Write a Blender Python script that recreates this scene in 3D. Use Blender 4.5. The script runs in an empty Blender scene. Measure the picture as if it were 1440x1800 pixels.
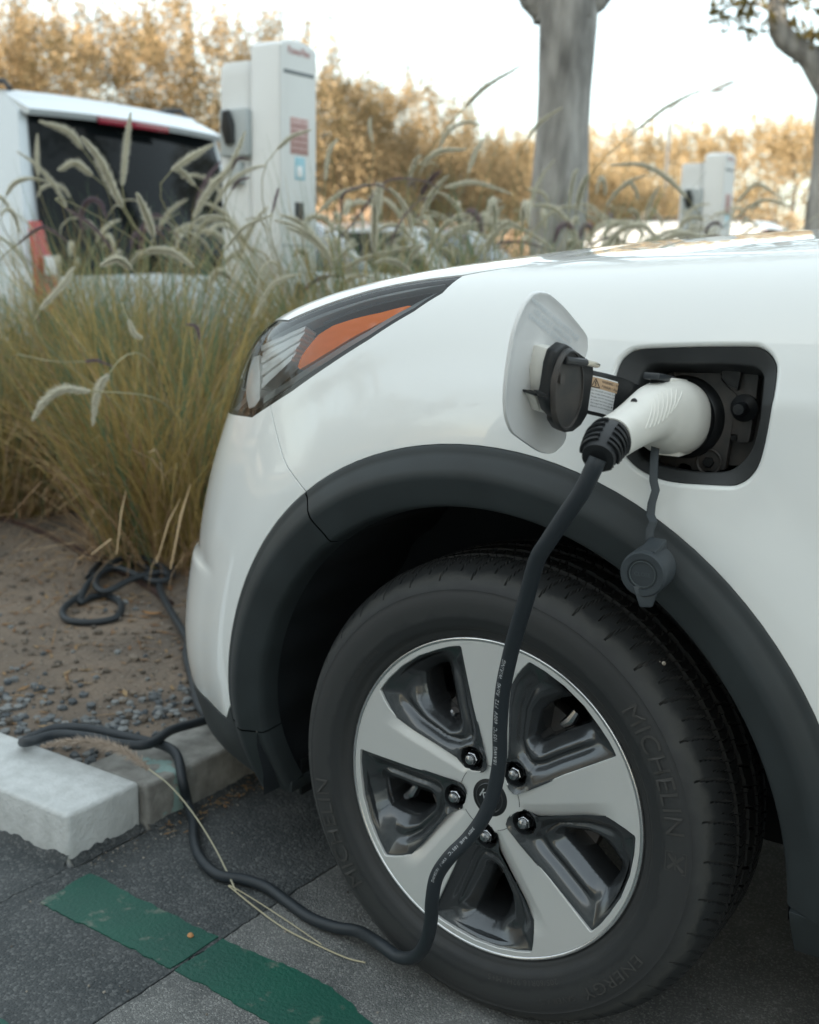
import bpy, bmesh, math, random
import numpy as np
from mathutils import Vector, Matrix, Euler
from mathutils.geometry import delaunay_2d_cdt
R = math.radians
PI = math.pi
random.seed(7)
rng = np.random.default_rng(7)
scene = bpy.context.scene
COL = scene.collection

# ------------------------------------------------------------------ camera
CF, CPITCH, CYAW, CROLL = 2040.97, 0.206032, 0.592852, 0.0185191
CPOS = np.array([0.713317, -1.252951, 1.006072])
def cam_axes():
    F_ = np.array([-math.sin(CYAW)*math.cos(CPITCH), math.cos(CYAW)*math.cos(CPITCH), -math.sin(CPITCH)])
    r = np.cross(F_, [0, 0, 1]); r /= np.linalg.norm(r); u = np.cross(r, F_)
    return F_, r*math.cos(CROLL)+u*math.sin(CROLL), -r*math.sin(CROLL)+u*math.cos(CROLL)
AF, AR, AU = cam_axes()
cam_data = bpy.data.cameras.new('camera')
cam = bpy.data.objects.new('camera', cam_data); COL.objects.link(cam)
M = Matrix(((AR[0], AU[0], -AF[0], CPOS[0]), (AR[1], AU[1], -AF[1], CPOS[1]), (AR[2], AU[2], -AF[2], CPOS[2]), (0, 0, 0, 1)))
cam.matrix_world = M
cam_data.sensor_fit = 'VERTICAL'; cam_data.sensor_height = 36; cam_data.sensor_width = 28.8
cam_data.lens = CF/1800*36
cam_data.clip_start = 0.05; cam_data.clip_end = 3000
cam_data.dof.use_dof = True; cam_data.dof.focus_distance = 1.42; cam_data.dof.aperture_fstop = 5.2
scene.camera = cam

# ------------------------------------------------------------------ light
SUN_EL, SUN_AZ = 20.0, 178.0      # azimuth: degrees from +Y toward +X of the direction TO the sun
sdir = Vector((math.sin(R(SUN_AZ))*math.cos(R(SUN_EL)), math.cos(R(SUN_AZ))*math.cos(R(SUN_EL)), math.sin(R(SUN_EL))))
world = bpy.data.worlds.new('World'); scene.world = world; world.use_nodes = True
wn = world.node_tree.nodes; wl = world.node_tree.links
bg = wn['Background']
sky = wn.new('ShaderNodeTexSky'); sky.sky_type = 'NISHITA'; sky.sun_disc = False
sky.sun_elevation = R(SUN_EL); sky.sun_rotation = R(SUN_AZ)
sky.air_density = 1.0; sky.dust_density = 2.0; sky.ozone_density = 0.35
tint = wn.new('ShaderNodeMix'); tint.data_type = 'RGBA'; tint.blend_type = 'MULTIPLY'; tint.inputs[0].default_value = 1.0; tint.inputs[7].default_value = (1.0, 1.04, 0.97, 1)
wl.new(sky.outputs[0], tint.inputs[6]); veil = wn.new('ShaderNodeMix'); veil.data_type = 'RGBA'; veil.inputs[0].default_value = .62; veil.inputs[7].default_value = (3.25, 3.52, 3.44, 1)   # thin bright high cloud over the whole sky
wl.new(tint.outputs[2], veil.inputs[6]); wl.new(veil.outputs[2], bg.inputs[0]); bg.inputs[1].default_value = 0.15
sun_d = bpy.data.lights.new('sun', 'SUN'); sun_d.energy = 5.0; sun_d.angle = R(0.5); sun_d.color = (1.0, 0.85, 0.68)
sun = bpy.data.objects.new('sun', sun_d); COL.objects.link(sun)
sun.rotation_euler = sdir.to_track_quat('Z', 'Y').to_euler()
scene.view_settings.view_transform = 'Standard'; scene.view_settings.look = 'None'
scene.view_settings.exposure = 1.68; scene.view_settings.gamma = 1.0
scene.cycles.max_bounces = 8; scene.cycles.transparent_max_bounces = 16
scene.cycles.use_denoising = True

# ------------------------------------------------------------------ projection helpers: place points at real distances
def rays(px):
    px = np.atleast_2d(np.asarray(px, float))
    return AF[None]+((px[:, 0]-720)/CF)[:, None]*AR+(-(px[:, 1]-900)/CF)[:, None]*AU
def on_plane(px, axis, c):
    D = rays(px); t = (c-CPOS[axis])/D[:, axis]
    return CPOS+D*np.asarray(t)[:, None]
def at_dist(px, d):          # horizontal distance from the camera
    D = rays(px); D = D/np.hypot(D[:, 0], D[:, 1])[:, None]
    return CPOS+D*np.atleast_1d(d)[:, None]
def projpx(P):
    d = np.asarray(P)-CPOS; z = d@AF
    return np.stack([720+CF*(d@AR)/z, 900-CF*(d@AU)/z], -1)

# ------------------------------------------------------------------ object helpers
def tag(o, label=None, cat=None, group=None, kind=None):
    if label: o['label'] = label
    if cat: o['category'] = cat
    if group: o['group'] = group
    if kind: o['kind'] = kind
    return o
def link(o, parent=None):
    COL.objects.link(o)
    if parent is not None: o.parent = parent
    return o
def thing(name, label, cat, loc=(0, 0, 0), rz=0, group=None):
    o = bpy.data.objects.new(name, None); o.empty_display_size = .1
    link(o); o.location = loc; o.rotation_euler = (0, 0, rz)
    return tag(o, label, cat, group)
def mesh_np(name, V, Fs, mats, parent=None, smooth=True, normals=None, mi=None, kind=None):
    """V (n,3); Fs list of index lists or (m,k) array."""
    me = bpy.data.meshes.new(name)
    V = np.asarray(V, float)
    if isinstance(Fs, np.ndarray):
        m, k = Fs.shape
        me.vertices.add(len(V)); me.vertices.foreach_set('co', V.ravel())
        me.loops.add(m*k); me.loops.foreach_set('vertex_index', Fs.ravel().astype(np.int32))
        me.polygons.add(m); me.polygons.foreach_set('loop_start', np.arange(0, m*k, k, dtype=np.int32))
        me.polygons.foreach_set('loop_total', np.full(m, k, dtype=np.int32))
        me.update(calc_edges=True)
    else:
        me.from_pydata(V.tolist(), [], [list(map(int, f)) for f in Fs])
    for m_ in (mats if isinstance(mats, (list, tuple)) else [mats]): me.materials.append(m_)
    if mi is not None: me.polygons.foreach_set('material_index', np.asarray(mi, dtype=np.int32))
    me.polygons.foreach_set('use_smooth', np.full(len(me.polygons), smooth))
    me.update()
    if normals is not None:
        me.normals_split_custom_set_from_vertices(np.asarray(normals, float).tolist())
    o = bpy.data.objects.new(name, me); link(o, parent)
    if kind: o['kind'] = kind
    return o
def auto_sharp(o, ang=35):
    me = o.data
    bm = bmesh.new(); bm.from_mesh(me)
    for e in bm.edges:
        if len(e.link_faces) == 2 and e.calc_face_angle(0) > R(ang): e.smooth = False
    for f in bm.faces: f.smooth = True
    bm.to_mesh(me); bm.free()
    return o
class MB:
    """collects shapes for ONE mesh"""
    def __init__(s): s.v = []; s.f = []; s.m = []
    def add(s, V, Fc, m=0):
        n = len(s.v); s.v += [tuple(map(float, p)) for p in V]; s.f += [[i+n for i in f] for f in Fc]; s.m += [m]*len(Fc); return s
    def box(s, lo, hi, m=0, mat=None):
        V = [(x, y, z) for x in (lo[0], hi[0]) for y in (lo[1], hi[1]) for z in (lo[2], hi[2])]
        if mat is not None: V = [tuple(mat @ Vector(p)) for p in V]
        return s.add(V, [(0, 1, 3, 2), (4, 6, 7, 5), (0, 4, 5, 1), (2, 3, 7, 6), (0, 2, 6, 4), (1, 5, 7, 3)], m)
    def loft(s, rings, closed=True, cap0=False, cap1=False, m=0):
        n = len(rings[0]); V = [p for r_ in rings for p in r_]; Fc = []
        for i in range(len(rings)-1):
            for j in range(n if closed else n-1):
                a, b = i*n+j, i*n+(j+1) % n
                Fc.append((a, b, b+n, a+n))
        if cap0: Fc.append(tuple(range(n))[::-1])
        if cap1: Fc.append(tuple(range((len(rings)-1)*n, len(rings)*n)))
        return s.add(V, Fc, m)
    def tube(s, path, rad, n=10, m=0, caps=True):
        P = [np.asarray(p, float) for p in path]; k = len(P)
        rad = [rad]*k if np.isscalar(rad) else rad
        rings = []; up = np.array([0, 0, 1.0])
        T0 = P[1]-P[0]; T0 /= np.linalg.norm(T0)
        if abs(T0@up) > .9: up = np.array([0, 1.0, 0])
        a = np.cross(T0, up); a /= np.linalg.norm(a)
        for i in range(k):
            T = (P[min(i+1, k-1)]-P[max(i-1, 0)]); T /= max(np.linalg.norm(T), 1e-9)
            a = a-T*(a@T); a /= max(np.linalg.norm(a), 1e-9); b = np.cross(T, a)
            rings.append([P[i]+rad[i]*(math.cos(2*PI*j/n)*a+math.sin(2*PI*j/n)*b) for j in range(n)])
        return s.loft(rings, cap0=caps, cap1=caps, m=m)
    def lathe(s, prof, n=48, m=0, closed=True, axis='Y'):
        """prof list of (r, y) around the Y axis (x,z plane)"""
        rings = []
        for r_, y in prof:
            if axis == 'Y': rings.append([(r_*math.cos(2*PI*j/n), y, r_*math.sin(2*PI*j/n)) for j in range(n)])
            else: rings.append([(r_*math.cos(2*PI*j/n), r_*math.sin(2*PI*j/n), y) for j in range(n)])
        return s.loft(rings, m=m)
    def xform(s, M_):
        s.v = [tuple(M_ @ Vector(p)) for p in s.v]; return s
    def build(s, name, mats, parent=None, smooth=True, sharp=35, bevel=0, seg=2, kind=None):
        me = bpy.data.meshes.new(name); me.from_pydata(s.v, [], s.f)
        for m_ in (mats if isinstance(mats, (list, tuple)) else [mats]): me.materials.append(m_)
        me.polygons.foreach_set('material_index', np.asarray(s.m, dtype=np.int32))
        bm = bmesh.new(); bm.from_mesh(me)
        bmesh.ops.remove_doubles(bm, verts=bm.verts, dist=1e-6)
        bmesh.ops.recalc_face_normals(bm, faces=bm.faces)
        if bevel:
            es = [e for e in bm.edges if len(e.link_faces) == 2 and e.calc_face_angle(0) > R(30)]
            bmesh.ops.bevel(bm, geom=es, offset=bevel, segments=seg, profile=.5, affect='EDGES', clamp_overlap=True)
        for e in bm.edges:
            if len(e.link_faces) == 2 and e.calc_face_angle(0) > R(sharp): e.smooth = False
        for f in bm.faces: f.smooth = smooth
        bm.to_mesh(me); bm.free(); me.update()
        o = bpy.data.objects.new(name, me); link(o, parent)
        if kind: o['kind'] = kind
        return o
def smooth_path(P, k=8):
    """Catmull-Rom through the points"""
    P = np.asarray(P, float); Q = np.vstack([2*P[0]-P[1], P, 2*P[-1]-P[-2]]); out = []
    for i in range(1, len(Q)-2):
        for j in range(k):
            t = j/k
            out.append(.5*((2*Q[i])+(-Q[i-1]+Q[i+1])*t+(2*Q[i-1]-5*Q[i]+4*Q[i+1]-Q[i+2])*t*t+(-Q[i-1]+3*Q[i]-3*Q[i+1]+Q[i+2])*t**3))
    out.append(Q[-2]); return np.array(out)
def copy_tree(o, parent=None):
    c = o.copy(); COL.objects.link(c)
    if parent is not None: c.parent = parent
    for ch in list(o.children): copy_tree(ch, c)
    return c
def text_polys(s, size=1.0, align='LEFT', spacing=1.0):
    cu = bpy.data.curves.new('txt', 'FONT'); cu.body = s; cu.size = size; cu.align_x = align; cu.space_character = spacing
    cu.resolution_u = 3
    o = bpy.data.objects.new('txt', cu); COL.objects.link(o)
    dg = bpy.context.evaluated_depsgraph_get(); dg.update()
    me = bpy.data.meshes.new_from_object(o.evaluated_get(dg))
    V = np.array([v.co[:] for v in me.vertices]).reshape(-1, 3); Fc = [list(p.vertices) for p in me.polygons]
    bpy.data.objects.remove(o); bpy.data.curves.remove(cu); bpy.data.meshes.remove(me)
    return V, Fc

# ------------------------------------------------------------------ materials
def mat(name, col, rough=.5, metal=0., coat=0., coat_r=.03, spec=.5, noise=0., nscale=20., bump=0., bscale=80., col2=None, trans=0., ior=1.45, sheen=0., sss=0., rnoise=0., dist=.02):
    m = bpy.data.materials.new(name); m.use_nodes = True; nt = m.node_tree; N = nt.nodes; L = nt.links
    b = N['Principled BSDF']
    b.inputs['Base Color'].default_value = (*col, 1); b.inputs['Roughness'].default_value = rough; b.inputs['Metallic'].default_value = metal
    b.inputs['Coat Weight'].default_value = coat; b.inputs['Coat Roughness'].default_value = coat_r
    b.inputs['Specular IOR Level'].default_value = spec; b.inputs['IOR'].default_value = ior
    if trans: b.inputs['Transmission Weight'].default_value = trans
    if sheen: b.inputs['Sheen Weight'].default_value = sheen
    tc = N.new('ShaderNodeTexCoord')
    if noise or col2 or rnoise:
        n = N.new('ShaderNodeTexNoise'); n.inputs['Scale'].default_value = nscale; n.inputs['Detail'].default_value = 6
        L.new(tc.outputs['Object'], n.inputs['Vector'])
        mx = N.new('ShaderNodeMix'); mx.data_type = 'RGBA'
        c2 = col2 or tuple(max(0, c*(1-noise)) for c in col)
        rp = N.new('ShaderNodeMapRange'); rp.inputs[1].default_value = .35; rp.inputs[2].default_value = .68
        L.new(n.outputs['Fac'], rp.inputs[0]); L.new(rp.outputs[0], mx.inputs[0])
        mx.inputs[6].default_value = (*col, 1); mx.inputs[7].default_value = (*c2, 1)
        L.new(mx.outputs[2], b.inputs['Base Color'])
        if rnoise:
            rr = N.new('ShaderNodeMapRange'); rr.inputs[3].default_value = rough; rr.inputs[4].default_value = min(1, rough+rnoise)
            L.new(n.outputs['Fac'], rr.inputs[0]); L.new(rr.outputs[0], b.inputs['Roughness'])
    if bump:
        n2 = N.new('ShaderNodeTexNoise'); n2.inputs['Scale'].default_value = bscale; n2.inputs['Detail'].default_value = 4
        L.new(tc.outputs['Object'], n2.inputs['Vector'])
        bp = N.new('ShaderNodeBump'); bp.inputs['Strength'].default_value = bump; bp.inputs['Distance'].default_value = dist
        L.new(n2.outputs['Fac'], bp.inputs['Height']); L.new(bp.outputs[0], b.inputs['Normal'])
    return m
def leaf_mat(name, c1, c2, trans=.35, rough=.6, hue=None):
    """leaf with light and dark individuals; light passes through"""
    m = bpy.data.materials.new(name); m.use_nodes = True; nt = m.node_tree; N = nt.nodes; L = nt.links
    b = N['Principled BSDF']; out = N['Material Output']
    at = N.new('ShaderNodeAttribute'); at.attribute_name = 'rnd'
    mx = N.new('ShaderNodeMix'); mx.data_type = 'RGBA'; mx.inputs[6].default_value = (*c1, 1); mx.inputs[7].default_value = (*c2, 1)
    L.new(at.outputs['Fac'], mx.inputs[0]); L.new(mx.outputs[2], b.inputs['Base Color'])
    b.inputs['Roughness'].default_value = rough; b.inputs['Specular IOR Level'].default_value = .3
    t = N.new('ShaderNodeBsdfTranslucent'); L.new(mx.outputs[2], t.inputs['Color'])
    ms = N.new('ShaderNodeMixShader'); ms.inputs[0].default_value = trans
    L.new(b.outputs[0], ms.inputs[1]); L.new(t.outputs[0], ms.inputs[2]); L.new(ms.outputs[0], out.inputs['Surface'])
    return m
def set_rnd(o, vals):
    a = o.data.attributes.new('rnd', 'FLOAT', 'POINT'); a.data.foreach_set('value', np.asarray(vals, dtype=np.float32))

WHITE = mat('white_car_paint', (.75, .77, .76), rough=.35, coat=1.0, coat_r=.012)
CLAD = mat('grey_textured_plastic', (.026, .033, .036), rough=.52, bump=.12, bscale=900, noise=.25, nscale=14, dist=.001)
BLACKP = mat('black_plastic', (.014, .016, .018), rough=.38, noise=.3, nscale=30)
DARK = mat('dark_underbody', (.008, .009, .010), rough=.9)
PORTP = mat('port_plastic', (.042, .044, .045), rough=.38, noise=.45, nscale=35, col2=(.085, .076, .070), rnoise=.25)
RUBBER = mat('tyre_rubber', (.030, .030, .030), rough=.72, noise=.3, nscale=9, col2=(.048, .043, .038), bump=.1, bscale=300, dist=.001)
RUBTXT = mat('tyre_letters', (.044, .044, .043), rough=.7)
CABLE = mat('cable_rubber', (.018, .024, .030), rough=.42, rnoise=.2, nscale=60)
SILVER = mat('machined_silver', (.70, .71, .70), rough=.36, metal=.5, bump=.02, bscale=500, dist=.0005)
SILVERB = mat('bright_silver_lip', (.62, .63, .64), rough=.22, metal=.9)
GUN = mat('gunmetal_satin', (.070, .077, .083), rough=.24, metal=.65, coat=.5, coat_r=.10)
CHROME = mat('chrome', (.75, .77, .78), rough=.08, metal=1.0)
BOWL = mat('reflector_chrome', (.95, .96, .96), rough=.15, metal=.25)
NUTM = mat('nut_steel', (.42, .43, .45), rough=.25, metal=1.0)
STEEL = mat('disc_steel', (.20, .19, .185), rough=.4, metal=.8, noise=.4, nscale=12)
CONN = mat('connector_white', (.72, .71, .66), rough=.38, noise=.05, nscale=30, bump=.02, bscale=700, dist=.0005)
LABELW = mat('label_white', (.75, .76, .77), rough=.4)
LABELO = mat('label_tan', (.55, .38, .24), rough=.4)
INK = mat('ink_dark', (.03, .03, .035), rough=.5)
PRINTW = mat('print_white', (.50, .52, .54), rough=.6)
BRASS = mat('pin_metal', (.65, .60, .50), rough=.2, metal=1.0)
AMBER = mat('amber_reflector', (.95, .20, .001), rough=.25, coat=.5)
SILVERS = mat('satin_strip', (.33, .35, .36), rough=.3, metal=.6)
GLASSD = mat('dark_glass', (.006, .008, .009), rough=.06, spec=.18)
def clear_lens():
    m = bpy.data.materials.new('clear_lens'); m.use_nodes = True; N = m.node_tree.nodes; L = m.node_tree.links
    N.remove(N['Principled BSDF']); out = N['Material Output']
    fr = N.new('ShaderNodeFresnel'); fr.inputs[0].default_value = 1.5
    tr = N.new('ShaderNodeBsdfTransparent'); tr.inputs[0].default_value = (.93, .95, .95, 1)
    g = N.new('ShaderNodeBsdfGlossy'); g.inputs['Roughness'].default_value = .02
    ms = N.new('ShaderNodeMixShader'); L.new(fr.outputs[0], ms.inputs[0]); L.new(tr.outputs[0], ms.inputs[1]); L.new(g.outputs[0], ms.inputs[2])
    L.new(ms.outputs[0], out.inputs['Surface']); return m
LENS = clear_lens()
# ------------------------------------------------------------------ car body surface
ROWS = np.array([[0.17, 0.17, 0.9242, 0.84, 3.0], [0.25, 0.24, 0.9134, 0.885, 3.0], [0.34, 0.33, 0.9207, 0.915, 3.0], [0.44, 0.43, 0.902, 0.925, 3.0],
 [0.54, 0.52, 0.8717, 0.93, 3.0], [0.64, 0.6, 0.8359, 0.932, 3.0], [0.74, 0.67, 0.8033, 0.932, 3.0], [0.8396, 0.7377, 0.760, 0.927, 3.0],
 [0.9274, 0.8039, 0.7371, 0.91, 3.0], [0.9918, 0.8434, 0.7268, 0.88, 3.0], [1.0172, 0.8617, 0.7, 0.825, 3.0], [1.0277, 0.8752, 0.6427, 0.72, 2.9],
 [1.0432, 0.9005, 0.5353, 0.57, 2.7], [1.0614, 0.9271, 0.3, 0.36, 2.4], [1.07, 0.95, 0.12, 0.12, 2.2], [1.07, 0.96, 0.001, 0.001, 2.0]])
NR = len(ROWS); YC = .9; TH_L = 1.30
WZ, WR = .314, .2235                      # wheel centre height, rim radius
ROUT, RMID, RIN = .482, .442, .404        # wheel arch cladding radii
def bs(v, T):
    v = np.clip(v, 0, NR-1-1e-9); i = np.floor(v).astype(int); t = v-i
    Tp = np.vstack([2*T[0]-T[1], T, 2*T[-1]-T[-2], 2*T[-1]-T[-2]])
    w = np.stack([(1-t)**3/6, (3*t**3-6*t**2+4)/6, (-3*t**3+3*t**2+3*t+1)/6, t**3/6], -1)
    return sum(w[..., k, None]*Tp[i+k] for k in range(4))
def F0(s, v):
    s = np.asarray(s, float); v = np.asarray(v, float)
    Q = bs(v, ROWS); zs, zn, a, b, n = [Q[..., k] for k in range(5)]
    th = np.clip(-s/TH_L, 0, 1)*PI/2
    sx = np.maximum(np.sin(th), 1e-9); cx = np.maximum(np.cos(th), 1e-9)
    q = (sx**n+cx**n)**(-1/n)
    x = -a*sx*q; y = YC-b*cx*q
    g = np.clip(-x/np.maximum(a, .01), 0, 1)**1.8
    z = zs+(zn-zs)*g; pos = s > 0
    return np.stack([np.where(pos, s, x), y, np.where(pos, zs+.08*(1-np.exp(-np.maximum(s, 0)))*np.clip((v-7)/4, 0, 1), z)], -1)
def nrm(fn, s, v, h=.004):
    du = fn(s+h, v)-fn(s-h, v); dv = fn(s, v+h*10)-fn(s, v-h*10)
    n = np.cross(du, dv); n /= np.maximum(np.linalg.norm(n, axis=-1, keepdims=True), 1e-12)
    return n
def sstep(t): t = np.clip(t, 0, 1); return t*t*(3-2*t)
def F(s, v):
    """body skin: base plus wheel arch flare, waist crease and bumper step"""
    P = F0(s, v); n = nrm(F0, s, v); x, z = P[..., 0], P[..., 2]
    r = np.hypot(x, z-WZ)
    d = .010*sstep((.60-r)/.11)*np.clip((z-.2)/.1, 0, 1)
    fx = sstep((x+.22)/.5)
    t = z-(.868+.01*x)
    d = d+fx*.0075*np.exp(-np.abs(t)/.045)
    st = sstep((-x-.52)/.1)
    d = d-st*.008*sstep((z-.515)/.02)*np.exp(-np.maximum(z-.535, 0)/.06)
    return P+n*d[..., None]
def N_(s, v): return nrm(F, s, v)
_S, _V = np.meshgrid(np.linspace(-1.3, .95, 460), np.linspace(0, 13, 360))
_P = F(_S, _V).reshape(-1, 3); _n = N_(_S, _V).reshape(-1, 3); _S = _S.ravel(); _V = _V.ravel()
_px = projpx(_P); _ff = ((CPOS-_P)*_n).sum(1) > 0
def newton(target, meas, s, v, it=6):
    for _ in range(it):
        m0 = meas(F(s, v)); e = target-m0; h = 1e-4
        a = (meas(F(s+h, v))-m0)/h; b = (meas(F(s, v+h))-m0)/h
        det = a[:, 0]*b[:, 1]-a[:, 1]*b[:, 0]; det = np.where(np.abs(det) < 1e-9, 1e-9, det)
        ds = (e[:, 0]*b[:, 1]-e[:, 1]*b[:, 0])/det; dv = (a[:, 0]*e[:, 1]-a[:, 1]*e[:, 0])/det
        s = s+np.clip(ds, -.02, .02); v = v+np.clip(dv, -.2, .2)
    return s, v
def px2w(pts, refine=True):
    """photo pixel on the body skin -> (s, w) with w = v/10"""
    pts = np.atleast_2d(np.asarray(pts, float)); S = []; V = []
    for p in pts:
        d = ((_px-p)**2).sum(1)+np.where(_ff, 0, 1e9); i = d.argmin(); S.append(_S[i]); V.append(_V[i])
    s, v = np.array(S), np.array(V)
    if refine:
        s2, v2 = newton(pts, projpx, s, v)
        ok = (np.abs(s2-s) < .03) & (np.abs(v2-v) < .3); s = np.where(ok, s2, s); v = np.where(ok, v2, v)
    return np.stack([s, v/10], 1)
_side = (_P[:, 1] < .6) & (_V < 11)
def xz2w(pts):
    pts = np.atleast_2d(np.asarray(pts, float)); S = []; V = []
    for p in pts:
        d = ((_P[:, [0, 2]]-p)**2).sum(1)+np.where(_side, 0, 1e9); i = d.argmin(); S.append(_S[i]); V.append(_V[i])
    s, v = newton(pts, lambda P: P[:, [0, 2]], np.array(S), np.array(V))
    return np.stack([s, v/10], 1)
def densify(poly, step):
    out = []; P = np.asarray(poly, float); n = len(P)
    for i in range(n):
        a, b = P[i], P[(i+1) % n]; k = max(1, int(np.linalg.norm(b-a)/step))
        for j in range(k): out.append(a+(b-a)*j/k)
    return np.array(out)
def inside(pts, poly):
    x, y = pts[:, 0], pts[:, 1]; P = np.asarray(poly); c = np.zeros(len(pts), bool); n = len(P)
    for i in range(n):
        x1, y1 = P[i]; x2, y2 = P[(i+1) % n]
        if y1 == y2: continue
        m = ((y1 > y) != (y2 > y)) & (x < (x2-x1)*(y-y1)/(y2-y1)+x1); c ^= m
    return c
def dist_poly(pts, poly, closed=True):
    P = np.asarray(poly, float); d = np.full(len(pts), 1e9); n = len(P)
    for i in range(n if closed else n-1):
        a = P[i]; b = P[(i+1) % n]; ab = b-a; L2 = max(ab@ab, 1e-16)
        t = np.clip(((pts-a)@ab)/L2, 0, 1); q = a+t[:, None]*ab; d = np.minimum(d, np.hypot(*(pts-q).T))
    return d
def cdt(outer, holes, step, bstep=None):
    """triangulate polygon with holes and inner grid points -> 2d verts, tris"""
    bstep = bstep or step*.8
    loops = [densify(outer, bstep)]+[densify(h, bstep) for h in holes]
    V = []; E = []
    for lp in loops:
        n0 = len(V); V += lp.tolist(); k = len(lp); E += [(n0+i, n0+(i+1) % k) for i in range(k)]
    lo = loops[0].min(0); hi = loops[0].max(0)
    gx = np.arange(lo[0], hi[0], step); gy = np.arange(lo[1], hi[1], step*.87)
    G = np.array([(x+(step/2 if j % 2 else 0), y) for j, y in enumerate(gy) for x in gx])
    m = inside(G, loops[0])
    for h in loops[1:]: m &= ~inside(G, h)
    G = G[m]
    for lp in loops: G = G[dist_poly(G, lp) > step*.45] if len(G) else G
    V += G.tolist()
    r_ = delaunay_2d_cdt([Vector(p) for p in V], E, [], 0, 1e-7)
    VV = np.array([p[:] for p in r_[0]]); T = np.array([f for f in r_[2]])
    c = VV[T].mean(1); m = inside(c, loops[0])
    for h in loops[1:]: m &= ~inside(c, h)
    return VV, T[m], loops
def offset_loop(lp, d):
    """move closed 2d loop outward by d"""
    P = np.asarray(lp, float); a = np.roll(P, 1, 0); b = np.roll(P, -1, 0); t = b-a; t /= np.maximum(np.linalg.norm(t, axis=1, keepdims=True), 1e-12)
    n = np.stack([t[:, 1], -t[:, 0]], 1)
    area = 0.5*np.sum(P[:, 0]*np.roll(P[:, 1], -1)-np.roll(P[:, 0], -1)*P[:, 1])
    return P+n*d*(1 if area > 0 else -1)
def panel(name, outer, holes, m, parent, off=0., step=.016, depth=.012, roll=(), disp=None, rollr=.005, edge=.0006, flip=False, mirror=False, skin=F, gap=0.):
    if gap: outer = offset_loop(densify(outer, .012), -gap)
    """one body panel cut out of the skin, with its edges folded inwards"""
    def f3(p, o):
        s, v = p[:, 0], p[:, 1]*10
        P = skin(s, v); n = nrm(skin, s, v)
        dd = off+o
        if disp is not None: dd = dd+disp(p, P)
        return P+n*(np.asarray(dd)[..., None] if np.ndim(dd) else dd), n
    hl = []
    for i, h in enumerate(holes):
        hh = densify(h, step*.6)
        hl.append(offset_loop(hh, rollr) if i in roll else hh)
    VV, T, loops = cdt(outer, hl, step)
    P, n = f3(VV, 0)
    if disp is not None:
        e = 1e-3
        a, _ = f3(VV+[e, 0], 0); b, _ = f3(VV-[e, 0], 0); c, _ = f3(VV+[0, e], 0); d, _ = f3(VV-[0, e], 0)
        n = np.cross(a-b, c-d); n /= np.linalg.norm(n, axis=1, keepdims=True)
    V3 = [P]; NN = [n]; Fc = T.tolist(); base = len(P)
    # orient triangles with the normal
    tn = np.cross(P[T[:, 1]]-P[T[:, 0]], P[T[:, 2]]-P[T[:, 0]]); fl = (tn*n[T[:, 0]]).sum(1) < 0
    Fc = [t if not q else t[::-1] for t, q in zip(Fc, fl)]
    for li, lp in enumerate(loops):
        k = len(lp); rolled = (li-1) in roll
        sgn = -1 if li == 0 else 1
        if rolled:
            sp = [(0, 0)]+[(rollr*math.sin(a), -rollr*(1-math.cos(a))) for a in np.linspace(0, PI/2, 5)[1:]]+[(rollr, -depth-rollr)]
        else:
            sp = [(0, 0), (-edge*.6, -edge*.35), (-edge, -edge), (-edge, -depth)]
        rings = []; rn = []
        for j, (o1, o2) in enumerate(sp):
            q = offset_loop(lp, (-o1 if li > 0 else -o1) if rolled else (-o1 if li == 0 else o1)) if o1 else lp
            p3, n3 = f3(q, o2); rings.append(p3); rn.append(n3)
        rings = np.array(rings); m_ = len(sp)
        idx = base+np.arange(m_*k).reshape(m_, k)
        # ring normals by finite difference
        t1 = np.roll(rings, -1, 1)-np.roll(rings, 1, 1)
        t2 = np.gradient(rings, axis=0)
        gn = np.cross(t1, t2); gn /= np.maximum(np.linalg.norm(gn, axis=2, keepdims=True), 1e-12)
        sg = np.sign((gn[1]*rn[1]).sum(1).mean()); gn = gn*(sg if sg else 1); gn[0] = rn[0]
        V3.append(rings.reshape(-1, 3)); NN.append(gn.reshape(-1, 3))
        for a in range(m_-1):
            for j in range(k):
                q = [idx[a, j], idx[a, (j+1) % k], idx[a+1, (j+1) % k], idx[a+1, j]]
                Fc.append(q if sg > 0 else q[::-1])
        base += m_*k
    V3 = np.vstack(V3); NN = np.vstack(NN)
    if mirror:
        V3 = V3*[1, -1, 1]+[0, 2*YC, 0]; NN = NN*[1, -1, 1]; Fc = [f[::-1] for f in Fc]
    if flip: NN = -NN; Fc = [f[::-1] for f in Fc]
    return mesh_np(name, V3, Fc, m, parent, True, NN)

car = thing('crossover_car', 'white crossover with grey arch trim and open charging flap, plugged in', 'car', (0, 0, 0))
# --- lines on the skin
SEAM = px2w([(475, 712), (483, 750), (490, 777), (498, 804), (505, 820), (540, 868)])
LLOW = px2w([(813, 485), (777, 515), (727, 547), (647, 597), (580, 640), (513, 687), (476, 711), (443, 733)])
LUP = px2w([(813, 485), (755, 491), (700, 500), (647, 512), (593, 529), (545, 547), (505, 565)])
HSEAM = px2w([(813, 484), (933, 467), (1084, 450), (1180, 439)])
hv = HSEAM[-1][1]
HS2 = np.vstack([HSEAM, [(.30, hv+.012), (.56, hv+.03)]])
def arc(r, a0, a1, n=24):
    return xz2w([(r*math.cos(a), WZ+r*math.sin(a)) for a in np.linspace(a0, a1, n)])
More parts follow.
